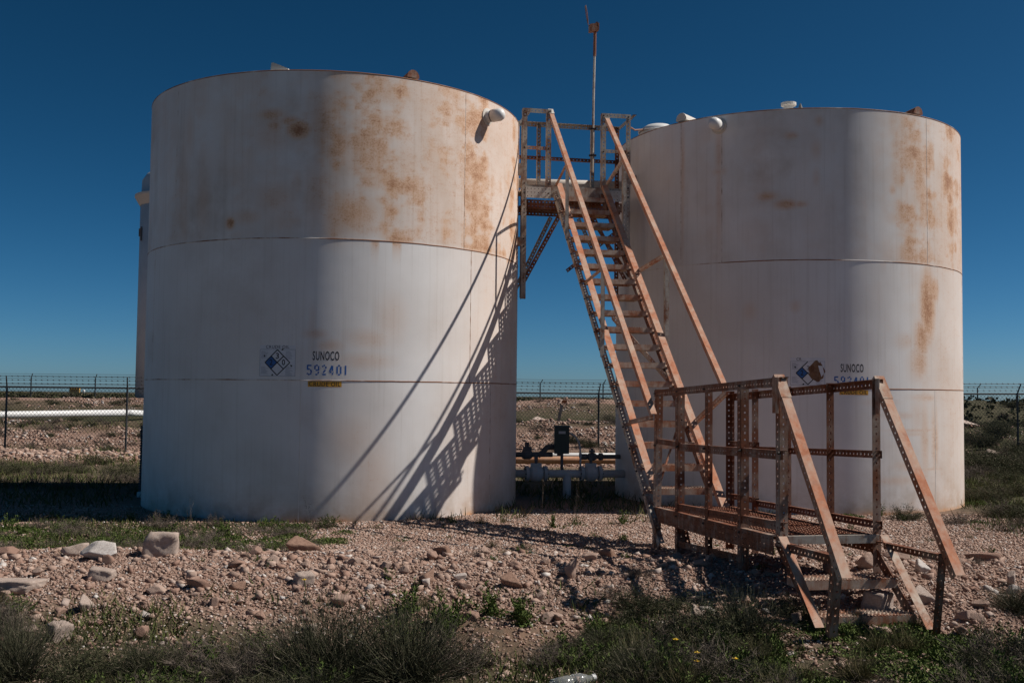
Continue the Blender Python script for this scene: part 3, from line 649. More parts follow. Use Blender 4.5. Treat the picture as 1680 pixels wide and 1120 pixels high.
for bc, bd in ((G(AF+.01, -.84, 3.36), (.13, .01, .12)), (G(AF+.01, -.83, 4.30), (.12, .01, .16)), (G(AF+.3, .74, 4.30), (.2, .01, .12))):
    m = MB(); m.box(bc, bd); m.build('tank_bracket', M['upper'], plat)
bolt_heads([G(AF-.006, t, z) for t in (-.765, -.445, .295, .635) for z in (5.07, 4.59, 4.12, 4.0)]+[G(AF-.006, -.765, z) for z in (3.9, 3.85, 3.4, 3.3)], -U_, 'bolt', plat, .010)
vp = thing('vent_pipe', 'thick cream pipe running level between the tanks behind the platform', 'pipe', tuple(G(4.75, 0, 4.31)))
m = MB(); m.tube([G(4.75, -.95, 4.30), G(4.75, 1.0, 4.34)], .068, 16); m.build('pipe_run', M['cream'], vp, True)
m = MB(); m.lathe(G(4.75, .55, 4.331), W_, [(0, .082), (.05, .082)], 16); m.build('pipe_coupling', M['cream'], vp, True)

# --- wind mast
mast = thing('wind_mast', 'thin rusty pole with a small box head and wire loop clamped to the platform rail', 'mast', tuple(G(4.5, .325, 4.45)))
m = MB(); m.tube([G(4.5, .325, 4.45), G(4.5, .335, 5.6), G(4.5, .345, 6.10)], .016, 8); m.build('pole', M['upper'], mast)
m = MB(); m.tube([G(4.5, .345, 6.08), G(4.5, .348, 6.45)], .021, 8); m.build('pole_sleeve', M['dark'], mast)
m = MB(); m.bar(G(4.5, .268, 6.465), G(4.5, .395, 6.49), U_*.10, UP*.10); m.box(G(4.5, .37, 6.52), (.03, .1, .06)); m.build('head_box', M['dark'], mast)
m = MB(); m.tube([G(4.5, .265, 6.50), G(4.5, .245, 6.53), G(4.5, .222, 6.64), G(4.5, .205, 6.77), G(4.5, .213, 6.79), G(4.5, .235, 6.68), G(4.5, .250, 6.54)], .0055, 6); m.build('wire_loop', M['dark'], mast)
for z in (5.06, 4.69):
    m = MB(); m.box(G(4.5, .325, z), (.10, .05, .018)); m.build('clamp', M['bolt'], mast)

# --- crossover platform with three steps
cross = thing('crossover_steps', 'low dark rusty perforated steel walkway with guard rails and short steps over the rubble bank', 'walkway', tuple(G(-1.4, .05, 0)))
TL, TRr = -.312, .422
A0, A1 = -.117, -2.668
PA = [-.112, -.690, -1.320, -2.022, -2.662]
zd = lambda a: .3855 + (.4649-.3855)*(A0-a)/(A0-A1)       # deck level
zt = lambda a: zd(a)+1.05
fz = lambda a, t: gz(*G(a, t, 0)[:2]) - .12
for i, a in enumerate(PA):
    lean = .03 if i == 0 else 0
    zb = fz(a, TL) if i < 4 else zd(a)-.06
    if i == 0: part_angle('guard_post', G(a, TL-.012, zb), G(a-.03, TL, zt(a)+.02), W_, U_, M['post'], cross, .058)
    elif i == 4: part_angle('guard_post', G(a, TL, zb), G(a, TL, zt(a)+.02), W_, U_, M['post'], cross, .058)
    else: part_angle('guard_post', G(a, TL, zb), G(a, TL, zt(a)+.01), W_, -U_ if i == 2 else U_, M['dark'], cross, .062)
    zb = fz(a, TRr) if i in (1, 4, 2, 3) else zd(a)-.05
    part_angle('guard_post', G(a, TRr, zb if i != 0 else fz(a, TRr)), G(a, TRr, zt(a)+.01), -W_, U_ if i != 0 else -U_, M['dark'] if i != 4 else M['post'], cross, .058)
def along(name, t, dz0, dz1, i0, i1, d1, d2, mat, w=.05, w2=.04, off=0.):
    return part_angle(name, G(PA[i0]+.03, t+off, zd(PA[i0])+dz0), G(PA[i1]-.03, t+off, zd(PA[i1])+dz1), d1, d2, mat, cross, w, w2)
along('guard_rail', TL, 1.06, 1.065, 0, 4, -UP, W_, M['dark'], .06, .06, -.006); along('guard_rail', TRr, 1.03, 1.06, 0, 4, -UP, -W_, M['dark'], .06, .05, .006)
along('mid_rail', TL, .62, .60, 0, 1, -UP, W_, M['dark'], .045, .03, .006); along('mid_rail', TL, .585, .575, 1, 4, -UP, W_, M['dark'], .06, .035, .006)
along('mid_rail', TRr, .60, .60, 0, 1, -UP, -W_, M['dark'], .05, .03, -.006); along('mid_rail', TRr, .56, .575, 1, 4, -UP, -W_, M['dark'], .05, .03, -.006)
along('toe_rail', TL, .07, .10, 1, 4, -UP, W_, M['dark'], .055, .04, .008)
along('toe_rail', TRr, .12, .12, 0, 1, -UP, -W_, M['dark'], .05, .03, -.008); along('toe_rail', TRr, .10, .10, 1, 4, -UP, -W_, M['dark'], .055, .03, -.008)
for t, s in ((TL, 1), (TRr, -1)):
    m = MB(); m.perf(G(A0, t-.01*s, zd(A0)-.125), G(A1+.08, t-.01*s, zd(A1)-.13), UP, .125, 3, pitch=.06, hole=.007)
    m.prism(G(A0, t-.01*s, zd(A0)), G(A1+.08, t-.01*s, zd(A1)-.005), W_*s*.05, UP*.005); m.build('side_beam', M['dark'], cross)
m = MB(); m.perf(G(PA[1]+.02, TL+.008, .115), G(PA[3]-.02, TL+.008, .20), UP, .05); m.build('tie_bar', M['dark'], cross)
for k in range(3):
    w = (TRr-TL-.08)/3; grating(A1+.01, A0-.01, TL+.05+w*k, TL+.04+w*(k+1), zd(A1)+.005, zd(A0)+.005, 9, 'deck_plank', cross, M['deck'])
m = MB(); m.prism(G(A1-.012, TL+.05, zd(A1)-.045), G(A1-.012, TRr-.02, zd(A1)-.045), U_*.02, UP*.056); m.build('nosing', M['upper'], cross)
for a in (-.7, -1.35, -2.05): part_angle('deck_bearer', G(a, TL+.02, zd(a)-.08), G(a, TRr-.02, zd(a)-.08), UP, U_, M['dark'], cross, .05)
# bent plate hanging under the stair end
m = MB(); m.perf(G(-.2, TL+.13, .36), G(-.36, TL+.17, -.02), W_, .10, 2); m.build('bent_strut', M['dark'], cross)
# steps
T0, T1 = TL+.03, TRr-.03
SDn = unit(-U_*.469 - UP*.447); SNn = unit(np.cross(W_, SDn)); SNn = SNn if SNn[2] > 0 else -SNn
for t, s in ((TL, 1), (TRr, -1)):
    p0 = G(-2.70, t, zd(A1)+.01); L = .70 if s > 0 else .74; p1 = p0+SDn*L
    m = MB(); m.prism(p0-W_*.03, p1-W_*.03, W_*.06, SNn*.005); m.build('step_stringer', M['orange'] if s > 0 else M['tread'], cross)
    m = MB(); q = U_*.13; m.perf(p0+q+W_*s*.03-UP*.02, p1+q*.9+W_*s*.03+UP*.06, U_, .075, 1); m.build('stringer_web', M['dark'], cross)
    # sloping hand rail
    h0, h1 = G(-2.66, t, zt(A1)+.015), G(-3.54, t, .35)
    d = unit(h1-h0); hn = unit(np.cross(W_, d)); hn = hn if hn[2] > 0 else -hn
    m = MB(); m.prism(h0-W_*.032, h1-W_*.032, W_*.064, hn*.004); m.perf(h0-W_*.030+d*.05, h1-W_*.030, -hn, .05); hr = m.build('handrail', M['orange'], cross)
    m = MB(); m.prism(h0-d*.02-W_*.037-hn*.03, h0+d*.17-W_*.037-hn*.03, W_*.074, hn*.037); m.prism(h0-W_*.038+U_*.03-UP*.24, h0-W_*.038+U_*.03, W_*.006, -U_*.085); m.build('corner_gusset', M['tread'], hr)
    part_angle('newel_post', G(-3.30, t+.005, gz(*G(-3.3, t, 0)[:2])-.12), G(-3.40, t+.005, .46), W_*s, U_, M['post'] if s > 0 else M['dark'], cross, .052)
    part_angle('step_rail', G(-2.68, t+.01, .43), G(-3.37, t+.01, .45), -UP, W_*s, M['dark'], cross, .05)
tread(-2.915, .218, T0, T1, 'step_tread', cross, M['tread'], .21, .055); tread(-3.13, .030, T0, T1, 'step_tread', cross, M['tread'], .21, .055)
bolt_heads([G(a, TL-.004, zt(a)-.02) for a in PA]+[G(a, TL-.004, zt(a)-.49) for a in PA]+[G(a, TL-.006, zd(a)-.03) for a in PA], -W_, 'bolt', cross, .011)

# ---------------------------------------------------------------- pipework between the tanks
AM = 4.5
mani = thing('pipe_manifold', 'grey flanged tank outlet pipe with two gate valves and a leg down into the ground', 'pipework', tuple(G(AM, 0, 0)))
zp = .335
m = MB(); m.tube([G(AM, -.80, zp), G(AM, .80, zp-.01)], .052, 16); m.tube([G(AM, .0, zp), G(AM, .0, -.15)], .055, 16); m.build('pipe_run', M['greypipe'], mani, True)
for t in (-.43, .33):
    m = MB(); m.lathe(G(AM, t-.09, zp), W_, [(0, .075), (.03, .10), (.09, .112), (.15, .10), (.18, .075)], 18); m.box(G(AM, t, zp+.11), (.15, .12, .05)); vb = m.build('gate_valve', M['greypipe'], mani)
    for s in (-1, 1):
        m = MB(); m.lathe(G(AM, t+s*.125-.022, zp), W_, [(0, .10), (.018, .10), (.0181, .096), (.026, .096), (.0261, .10), (.044, .10)], 20); m.build('flange', M['greypipe'], vb)
        bolt_heads([G(AM, t+s*.125+s*.02, zp)+(U_*math.cos(q)+UP*math.sin(q))*.083 for q in np.linspace(0, 2*math.pi, 9)[:-1]], W_*s, 'flange_bolt', vb, .010)
    m = MB(); m.tube([G(AM, t, zp+.12), G(AM, t, zp+.24)], .022, 10); m.box(G(AM, t, zp+.20), (.05, .05, .05)); m.build('valve_stem', M['darkpipe'], vb)
rp = thing('rusty_pipe', 'orange rusty pipe lying level in the sun behind the grey valves between the tanks', 'pipe', (.9, 17.9, .26))
m = MB(); m.tube([V(-3.5, 17.3, .262), V(5.5, 18.6, .262)], .066, 14); m.build('pipe_run', M['rustpipe'], rp, True)
for x in (-1.6, 2.6, 4.6):
    m = MB(); m.box((x, 17.9+(x-.9)*.144, .10), (.12, .3, .20)); m.build('support_block', M['greypipe'], rp)
wp = thing('white_pipe', 'slim white pipe just behind the orange pipe between the tanks', 'pipe', (.9, 19.0, .29))
m = MB(); m.tube([V(-3.5, 18.4, .275), V(5.5, 19.7, .275)], .05, 12); m.build('pipe_run', M['white'], wp, True)
for x in (-1.8, 3.0):
    m = MB(); m.box((x, 19.05+(x-.9)*.144, .11), (.1, .25, .22)); m.build('support_block', M['greypipe'], wp)
dl = thing('drain_pipe', 'dark iron pipe with valve and upturned elbow on the left tank', 'pipe', tuple(G(4.7, -.5, .5)))
m = MB(); m.tube([G(4.7, -.75, .575), G(4.7, -.34, .575)], .036, 12); m.tube([G(4.7, -.36, .56), G(4.7, -.30, .60), G(4.7, -.24, .67), G(4.7, -.17, .68), G(4.7, -.06, .68)], .038, 12); m.tube([G(4.7, -.34, .575), G(4.7, -.16, .575)], .034, 12); m.build('pipe_run', M['darkpipe'], dl, True)
m = MB(); m.lathe(G(4.7, -.58, .575), W_, [(0, .05), (.03, .066), (.1, .066), (.13, .05)], 14); m.box(G(4.7, -.51, .655), (.12, .08, .05)); m.tube([G(4.7, -.53, .66), G(4.7, -.53, .74)], .016, 8); m.tube([G(4.7, -.50, .66), G(4.7, -.50, .74)], .016, 8); m.build('valve_body', M['darkpipe'], dl)
m = MB(); m.lathe(G(4.7, -.13, .675), W_, [(0, .05), (.04, .062), (.08, .05)], 12); m.tube([G(4.7, -.07, .66), G(4.7, -.07, .56)], .025, 8); m.build('union', M['darkpipe'], dl)
dr = thing('drain_pipe', 'dark iron pipe stub with a capped end on the right tank', 'pipe', tuple(G(4.7, .6, .5)))
m = MB(); m.tube([G(4.7, .24, .545), G(4.7, .85, .545)], .030, 12); m.lathe(G(4.7, .235, .545), W_, [(0, .042), (.09, .042)], 10); m.lathe(G(4.7, .34, .545), W_, [(0, .04), (.03, .055), (.09, .055), (.12, .04)], 12); m.lathe(G(4.7, .50, .545), W_, [(0, .05), (.05, .05)], 12); m.build('pipe_run', M['darkpipe'], dr, True)
m = MB(); m.tube([G(4.7, .40, .58), G(4.7, .40, .66)], .016, 8); m.box(G(4.7, .40, .62), (.08, .07, .03)); m.build('valve_body', M['darkpipe'], dr)
cab = thing('instrument_cabinet', 'dark green metal instrument box with a faded label strip between the tanks', 'cabinet', tuple(G(4.6, -.05, .60)))
m = MB(); m.box(G(4.6, -.055, .775), (.20, .14, .36)); m.build('body', M['box'], cab)
m = MB(); m.box(G(4.6, -.055, .965), (.215, .16, .018)); m.build('lid', M['box'], cab)
m = MB(); m.prism(G(4.522, -.115, .865), G(4.522, .005, .865), UP*.035, U_*.004); m.build('label_strip', M['greypipe'], cab)
m = MB(); m.tube([G(4.6, -.05, .62), G(4.6, -.05, .30)], .02, 8); m.build('support_pipe', M['darkpipe'], cab)
cnd = thing('conduit', 'grey flexible conduit arching down from the green box to the valves', 'conduit', tuple(G(4.6, .1, .4)))
m = MB(); m.tube([G(4.6, .05, .87), G(4.6, .09, .86), G(4.6, .14, .82), G(4.6, .18, .76), G(4.6, .205, .68), G(4.6, .21, .58), G(4.58, .205, .36)], .014, 8); m.lathe(G(4.6, .21, .54), UP, [(0, .02), (.06, .02)], 8); m.build('conduit_run', M['greypipe'], cnd, True)

# ---------------------------------------------------------------- black corrugated pipe beside the left tank
cp = thing('corrugated_pipe', 'black corrugated pipe standing upright against the left side of the left tank', 'pipe', (-4.80, 13.72, 0))
prof = []
for i in range(56): prof.append((.02+i*.0165, .115 if i % 2 else .098))
m = MB(); m.lathe((-4.80, 13.72, 0), UP, prof, 24); m.build('corrugated_tube', M['blackplastic'], cp)
m = MB(); m.lathe((-4.80, 13.60, -.1), UP, [(0, .09), (.16, .09), (.17, .06)], 18); m.build('base_sleeve', M['white'], cp)

# ---------------------------------------------------------------- fences
def fence_line(name, label, pts, posts, ztop_fn, zbot_fn, outrig, pitch=.10, wr=.0042, group=None):
    f = thing(name, label, 'fence', (pts[0][0], pts[0][1], 0), group)
    P = [V(*p, 0) for p in pts]; seg = [np.linalg.norm(b-a) for a, b in zip(P, P[1:])]; cum = np.concatenate([[0], np.cumsum(seg)])
    def at(s):
        i = min(np.searchsorted(cum, s, 'right')-1, len(seg)-1); i = max(i, 0); k = (s-cum[i])/seg[i]; return P[i]*(1-k)+P[i+1]*k
    L = cum[-1]; m = MB()
    top = lambda s: ztop_fn(at(s)); bot = lambda s: zbot_fn(at(s))
    n = int(L/pitch)
    for sg in (-1, 1):
        for i in range(n+1):
            s0 = i*pitch; h = top(s0)-bot(s0); s1 = s0+sg*h*.9
            if s1 < 0 or s1 > L: continue
            a, b = at(s0), at(s1); a = a+UP*bot(s0); b = b+UP*(top(s1)+.03); m.tube([a, b], wr, 3, False)
    m.build('mesh_panel', M['fence'], f)
    m = MB(); q = list(np.linspace(0, L, 24)); m.tube([at(s)+UP*top(s) for s in q], .024, 8); m.build('top_rail', M['fence'], f)
    dirn = V(*outrig)
    for px, py in posts:
        b = V(px, py, 0); m = MB(); m.tube([b+UP*(zbot_fn(b)-.3), b+UP*(ztop_fn(b)+.02)], .029, 8); po = m.build('fence_post', M['fence'], f)
        m = MB(); m.tube([b+UP*ztop_fn(b), b+UP*(ztop_fn(b)+.30)+dirn*.16], [.022, .016], 6); m.build('barbed_arm', M['fence'], po)
    for k in (.33, .66, 1.):
        m = MB(); w = [at(s)+UP*(top(s)+.295*k)+dirn*.155*k for s in np.linspace(0, L, 40)]; m.tube(w, .0042, 4)
        for s in np.arange(.1, L, .16):
            p = at(s)+UP*(top(s)+.295*k)+dirn*.155*k; m.tube([p-UP*.025+V(.012, 0, 0), p+UP*.025-V(.012, 0, 0)], .004, 3); m.tube([p-V(.02, 0, 0), p+V(.02, 0, 0)], .011, 4)
        m.build('barbed_wire', M['fence'], f)
    return f
zf = lambda p: float(np.interp(p[0], [-20, -10.6, 2.5, 14.7, 20], [1.44, 1.44, 1.425, 1.55, 1.57]))
zfb = lambda p: gz(p[0], p[1])-.02
fp = [(-17.2, 28.4), (-13.9, 28.45), (-10.6, 28.5), (-7.3, 28.9), (-4.0, 29.3), (-.75, 29.7), (2.535, 30.0), (5.6, 30.0), (8.6, 30.0), (11.66, 30.0), (14.7, 30.0), (17.8, 30)]
fence_line('chain_link_fence', 'dark chain link fence topped with three strands of barbed wire behind the tanks', [fp[0], fp[2], fp[6], fp[-1]], fp, zf, zfb, (.25, -.9, 0))
# second fence far out with pale posts
ff = thing('far_fence', 'distant wire fence with thin pale posts out on the plain', 'fence', (-40, 72, 0))
xs = np.arange(-42, 46, 4.4); fy = lambda x: 72+.02*x
for i, x in enumerate(xs):
    z = gz(x, fy(x)); m = MB(); m.tube([V(x, fy(x), z-.1), V(x, fy(x), z+1.42)], .045, 5); m.tube([V(x, fy(x), z+1.42), V(x+.18, fy(x)-.2, z+1.72)], .03, 5); m.build('fence_post', M['white'] if (i % 4 == 1 and x < 0) else M['fence'], ff)
for h in (.5, 1.0, 1.40, 1.55, 1.70):
    m = MB(); m.tube([V(x, fy(x), gz(x, fy(x))+h) for x in xs], .012, 3); m.build('wire', M['fence'], ff)

# ---------------------------------------------------------------- things behind the fence
vs_ = thing('treater_vessel', 'tall pale cylindrical vessel with a flared collar peeping out left of the left tank', 'vessel', (-19.63, 60, .7))
cx, cy, cr = -19.63, 60., 2.11
m = MB(); m.lathe((cx, cy, 0), UP, [(-1.5, cr), (12.55, cr), (12.56, cr*.99), (13.5, cr*.97), (13.9, cr*.85), (14.25, cr*.5), (14.35, .1)], 64); m.build('body', M['bluegrey'], vs_, True)
m = MB(); m.lathe((cx, cy, 0), UP, [(12.0, cr+.02), (12.5, cr+.32), (12.62, cr+.32), (12.64, cr)], 64); m.build('collar', M['cream'], vs_)
m = MB(); m.box((cx-cr*.86, cy-cr*.55, 10.4), (.08, .1, .45)); m.box((cx-cr*.78, cy-cr*.66, 10.3), (.06, .1, .8)); m.build('stiffener', M['darkpipe'], vs_)
pw = thing('pipeline', 'long white pipeline on the ground behind the fence at far left', 'pipeline', (-17, 34.5, .5))
m = MB(); m.tube([V(-26, 31.2, .50), V(-17.4, 33.9, .50), V(-15.3, 37.5, .52), V(-14.6, 39.2, .52)], .125, 16); m.build('pipe_run', M['white'], pw, True)
m = MB(); m.tube([V(-14.6, 39.2, .52), V(-14.45, 39.6, .50), V(-14.3, 40.2, .47), V(-13.6, 43, .45)], .127, 16); m.build('elbow', M['white'], pw, True)
mk = thing('marker_post', 'leaning grey marker post with a small orange top on the mound behind the tanks', 'post', (1.55, 34.0, .5))
z = gz(1.55, 34); m = MB(); m.bar(V(1.52, 34, z-.1), V(1.66, 34, z+.62), V(.10, 0, 0), V(0, .06, 0)); m.build('post', M['post_wood'], mk)
m = MB(); m.box((1.76, 34.3, z+.72), (.16, .06, .10)); m.build('orange_cap', mat_plain('orange_plastic', (.45, .12, .02)), mk)
ym = thing('equipment_skid', 'small row of yellow boxes far out on the plain at left', 'equipment', (-170, 400, 0))
zz = gz(-170, 400)
for k in range(4): m = MB(); m.box((-170.6+k*1.0, 400, zz+1.2), (.8, 1.2, 1.6)); m.box((-170.6+k*1.0, 400, zz+2.08), (.6, .9, .16)); m.build('yellow_box', M['sand_yellow'], ym)
m = MB(); m.box((-169.1, 400, zz+.3), (5.0, 1.5, .25)); m.build('skid_base', M['darkpipe'], ym)
jar = thing('white_drum', 'tiny white drum beside the yellow boxes far out on the plain', 'drum', (-165, 400, 0))
m = MB(); m.lathe((-165.6, 400, zz), UP, [(0, .45), (1.2, .45), (1.4, .3), (1.45, .1)], 14); m.build('drum_body', M['white'], jar, True)

# ---------------------------------------------------------------- rocks
def ico(sub):
    import bmesh
    bm = bmesh.new(); bmesh.ops.create_icosphere(bm, subdivisions=sub, radius=1); v = np.array([q.co[:] for q in bm.verts]); f = np.array([[q.index for q in p.verts] for p in bm.faces]); bm.free(); return v, f
IV, IF = ico(4); SV = np.zeros((8, 3)); SF = np.array([(0, 1, 3, 2), (4, 6, 7, 5), (0, 4, 5, 1), (2, 3, 7, 6), (0, 2, 6, 4), (1, 5, 7, 3)])
def rock_verts(rng, flat=.6, planes=10, rough=.06):
    n = rng.normal(size=(planes, 3)); n /= np.linalg.norm(n, axis=1)[:, None]; d = .38+.42*rng.random(planes)
    dots = IV@n.T; r = np.min(np.where(dots > .05, d[None]/np.maximum(dots, .05), 9), 1); r = np.minimum(r, 1.2)
    v = IV*r[:, None]
    k = rng.random(3)*40
    v *= (1+rough*(fbm(v[:, 0]*1.5+k[0]+v[:, 2], v[:, 1]*1.5+k[1]+v[:, 2]*.7, 2.2, 4, 3)-.5)*2)[:, None]
    v = v/np.abs(v).max(0); v[:, 2] *= flat; return v
ROCKMESH = []
for i in range(10):
    rg = np.random.default_rng(100+i); v = rock_verts(rg, 1.)
    o = mesh_obj('rock', v, IF, M['stone'], None, False, {'shade': ('FLOAT', np.full(len(v), rg.random()))}); ROCKMESH.append(o.data); bpy.data.objects.remove(o)
def box_rock(rng, jit=.10):
    n = np.concatenate([np.eye(3), -np.eye(3), rng.normal(size=(5, 3))]); n[:6] += jit*rng.normal(size=(6, 3)); n /= np.linalg.norm(n, axis=1)[:, None]
    d = np.concatenate([.66+.06*rng.random(6), .86+.1*rng.random(5)]); dots = IV@n.T; r = np.min(np.where(dots > .05, d[None]/np.maximum(dots, .05), 9), 1); v = IV*r[:, None]
    v *= (1+.10*(fbm(v[:, 0]*1.5+9+v[:, 2], v[:, 1]*1.5+v[:, 2]*.7, 2.4, 4, 3)-.5)*2)[:, None]; return v/np.abs(v).max(0)
BOXR = []
for i in range(3):
    v = box_rock(np.random.default_rng(70+i)); o = mesh_obj('rock', v, IF, M['palestone'], None, False, {'shade': ('FLOAT', np.full(len(v), .5))}); BOXR.append(o.data); bpy.data.objects.remove(o)
ROCKP = []
for i in range(3):
    for key in ('palestone', 'brownstone'):
        me = ROCKMESH[i*3].copy(); me.materials.clear(); me.materials.append(M[key]); ROCKP.append((key, me))
def rock(x, y, w, d, h, rz, label, group, me=None, tilt=(0, 0), sink=.25):
    o = bpy.data.objects.new('rock', me or random.choice(ROCKMESH)); COL.objects.link(o)
    o.scale = (w/2, d/2, h/2); o.rotation_euler = (tilt[0], tilt[1], rz); o.location = (x, y, gz(x, y)+h*(.5-sink))
    return tag(o, label, 'rock', group)
pale = [m_ for k, m_ in ROCKP if k == 'palestone']; brown = [m_ for k, m_ in ROCKP if k == 'brownstone']
# the picture-wide row of larger rocks: x, y, width, depth, height, turn, mesh, label
BIG = [(-2.69, 8.05, .31, .26, .22, .12, BOXR[0], 'biggest squared pale limestone block on the crest of the rubble bank'),
 (-3.03, 7.80, .42, .26, .17, .1, ROCKMESH[2], 'long rounded tan boulder left of the squared pale block'),
 (-3.33, 8.02, .26, .18, .11, -.2, pale[1], 'flat pale stone resting behind the long rounded boulder'),
 (-3.85, 8.05, .24, .16, .10, .3, ROCKMESH[4], 'low brownish stone at the left end of the bank crest'),
 (-3.28, 6.90, .40, .30, .10, -.1, BOXR[1], 'broad flat pale slab at the left edge of the bank'),
 (-1.74, 8.62, .37, .16, .17, .15, brown[0], 'dark brown wedge shaped rock below the left tank'),
 (-2.80, 7.15, .21, .15, .09, 0, BOXR[2], 'flat stone in the shade below the long boulder'),
 (-2.36, 6.95, .18, .14, .09, .3, ROCKMESH[1], 'grey flat stone low on the bank under the squared block'),
 (-2.05, 6.95, .25, .13, .09, -.1, ROCKMESH[6], 'long narrow stone lying on the slope right of the squared block'),
 (-2.65, 6.52, .14, .12, .12, .5, pale[0], 'pale angular stone on the lower left slope'),
 (-2.62, 6.08, .15, .12, .13, .8, BOXR[0], 'blocky grey stone at the foot of the left slope'),
 (-2.14, 6.12, .12, .10, .10, .2, ROCKMESH[7], 'small blunt brown stone near the dry shrubs at left'),
 (-1.98, 7.55, .20, .14, .08, .2, ROCKMESH[8], 'low oval stone right of the squared block'),
 (-1.72, 7.60, .17, .14, .10, -.3, ROCKMESH[2], 'rounded pinkish stone in the middle of the left bank'),
 (-1.80, 6.95, .15, .11, .07, 0, brown[1], 'small brown stone beside the long narrow stone'),
 (-1.40, 7.10, .15, .12, .09, .4, BOXR[1], 'pale flat stone above the dark centre shrub'),
 (-.52, 8.30, .20, .15, .10, 0, brown[2], 'smooth brown boulder on the crest below the stair shadow'),
 (-.60, 8.05, .13, .11, .10, .5, ROCKMESH[9], 'round tan stone in front of the smooth brown boulder'),
 (-.20, 8.30, .11, .10, .09, .1, ROCKMESH[0], 'small upright tan stone on the crest in the centre'),
 (.01, 7.15, .19, .15, .12, -.4, brown[0], 'brown angular rock at the centre of the slope'),
 (-.55, 7.15, .16, .13, .10, .2, brown[1], 'tan brown block left of the centre brown rock'),
 (-1.10, 6.70, .18, .12, .08, .1, ROCKMESH[5], 'flat rounded stone above the big centre shrub'),
 (-1.16, 6.10, .14, .12, .12, .7, pale[2], 'white grey stone half hidden by the big centre shrub'),
 (.45, 7.45, .13, .11, .17, .2, ROCKMESH[3], 'tall dark rock standing right of the centre'),
 (.62, 8.00, .16, .13, .10, .6, ROCKMESH[6], 'grey stone on the crest behind the tall dark rock'),
 (.80, 8.35, .20, .15, .11, -.2, brown[2], 'blocky tan stone on the crest left of the walkway posts'),
 (1.18, 6.60, .14, .10, .12, .3, pale[0], 'bright pale stone in the shade below the walkway'),
 (1.21, 8.75, .16, .12, .08, .2, brown[0], 'brown stone at the foot of the first walkway post'),
 (1.36, 8.35, .15, .13, .09, .5, ROCKMESH[4], 'tan stone between the first two walkway posts'),
 (1.62, 8.10, .18, .13, .09, .1, ROCKMESH[8], 'pale stone beside the third walkway post'),
 (3.12, 8.30, .28, .16, .12, -.05, ROCKMESH[2], 'long rounded boulder just right of the steps'),
 (3.36, 8.35, .12, .10, .09, .2, ROCKMESH[1], 'small round stone right of the long boulder by the steps'),
 (3.82, 8.30, .42, .18, .10, -.1, ROCKMESH[6], 'long flat slab at the right end of the bank'),
 (3.52, 7.30, .10, .10, .12, .3, pale[1], 'small white stone on the bank right of the steps'),
 (3.00, 7.60, .18, .14, .12, .1, ROCKMESH[0], 'brown stone behind the far handrail of the steps'),
 (2.62, 7.60, .24, .16, .16, .4, ROCKMESH[7], 'tan rock under the middle of the steps'),
 (2.32, 7.50, .18, .14, .16, .2, brown[1], 'brown rock under the near side of the steps'),
 (2.42, 6.85, .22, .16, .15, .7, BOXR[2], 'pale angular rock under the lower step'),
 (4.10, 7.80, .2, .2, .1, 0, ROCKMESH[5], 'grey stone at the right edge of the bank'),
 (2.75, 6.95, .20, .15, .14, -.3, pale[0], 'pale rock beside the right step stringer'),
 (3.3, 6.1, .16, .12, .1, .2, ROCKMESH[9], 'lone stone in the grass at lower right')]
for x, y, w, d, h, rz, me, lb in BIG: rock(x, y, w*.94, d, h*1.12, rz, lb, 'limestone rocks along the bank', me, (random.uniform(-.15, .15), random.uniform(-.12, .12)))
def keep_off(x, y):
    """True where a tank or a leg of the walkway stands"""
    if abs(x-.33) < .22 and 5.1 < y < 5.75: return True
    if math.hypot(x-C1[0], y-C1[1]) < TR+.12 or math.hypot(x-C2[0], y-C2[1]) < TR+.12: return True
    return False
k = 0
while k < 170:
    y = random.gauss(7.1, .62); x = random.uniform(-4.6, 4.6)
    if not 5.6 < y < 8.6 or (1.5 < x < 2.4 and y > 7.6) or abs(x) > y*.56: continue
    s = .035+.085*random.random()**2.5; k += 1
    rock(x, y, s*1.3, s*1.1, s*(.6+.5*random.random()), random.random()*6, 'fist sized limestone lump lying among the rubble of the bank', 'small rocks scattered on the bank', None, (random.uniform(-.4, .4), random.uniform(-.4, .4)), .2)
for k in range(46):
    x = random.uniform(-19, -6) if k % 2 else random.uniform(-.5, 5); y = random.choice([random.gauss(21, .5), random.gauss(32, 1.3), random.gauss(47, 2)]); x *= y/34 if k % 2 else 1
    s = .10+.14*random.random()**2; rock(x, y, s*1.4, s*1.1, s*.8, random.random()*6, 'pale rock lying on the mounds behind the tanks', 'rocks on the mounds behind', random.choice(pale+ROCKMESH))
for x, y, s in ((12.6, 27.2, .45), (13.1, 28.2, .5), (12.5, 25.5, .3), (14.6, 33.2, .6), (13.2, 33.4, .35), (9.6, 20.4, .3), (.9, 33.6, .55)):
    rock(x, y, s*1.5, s, s*.5, .1, 'flat white rock in the brush beyond the tanks', 'white rocks in the far brush', pale[0])

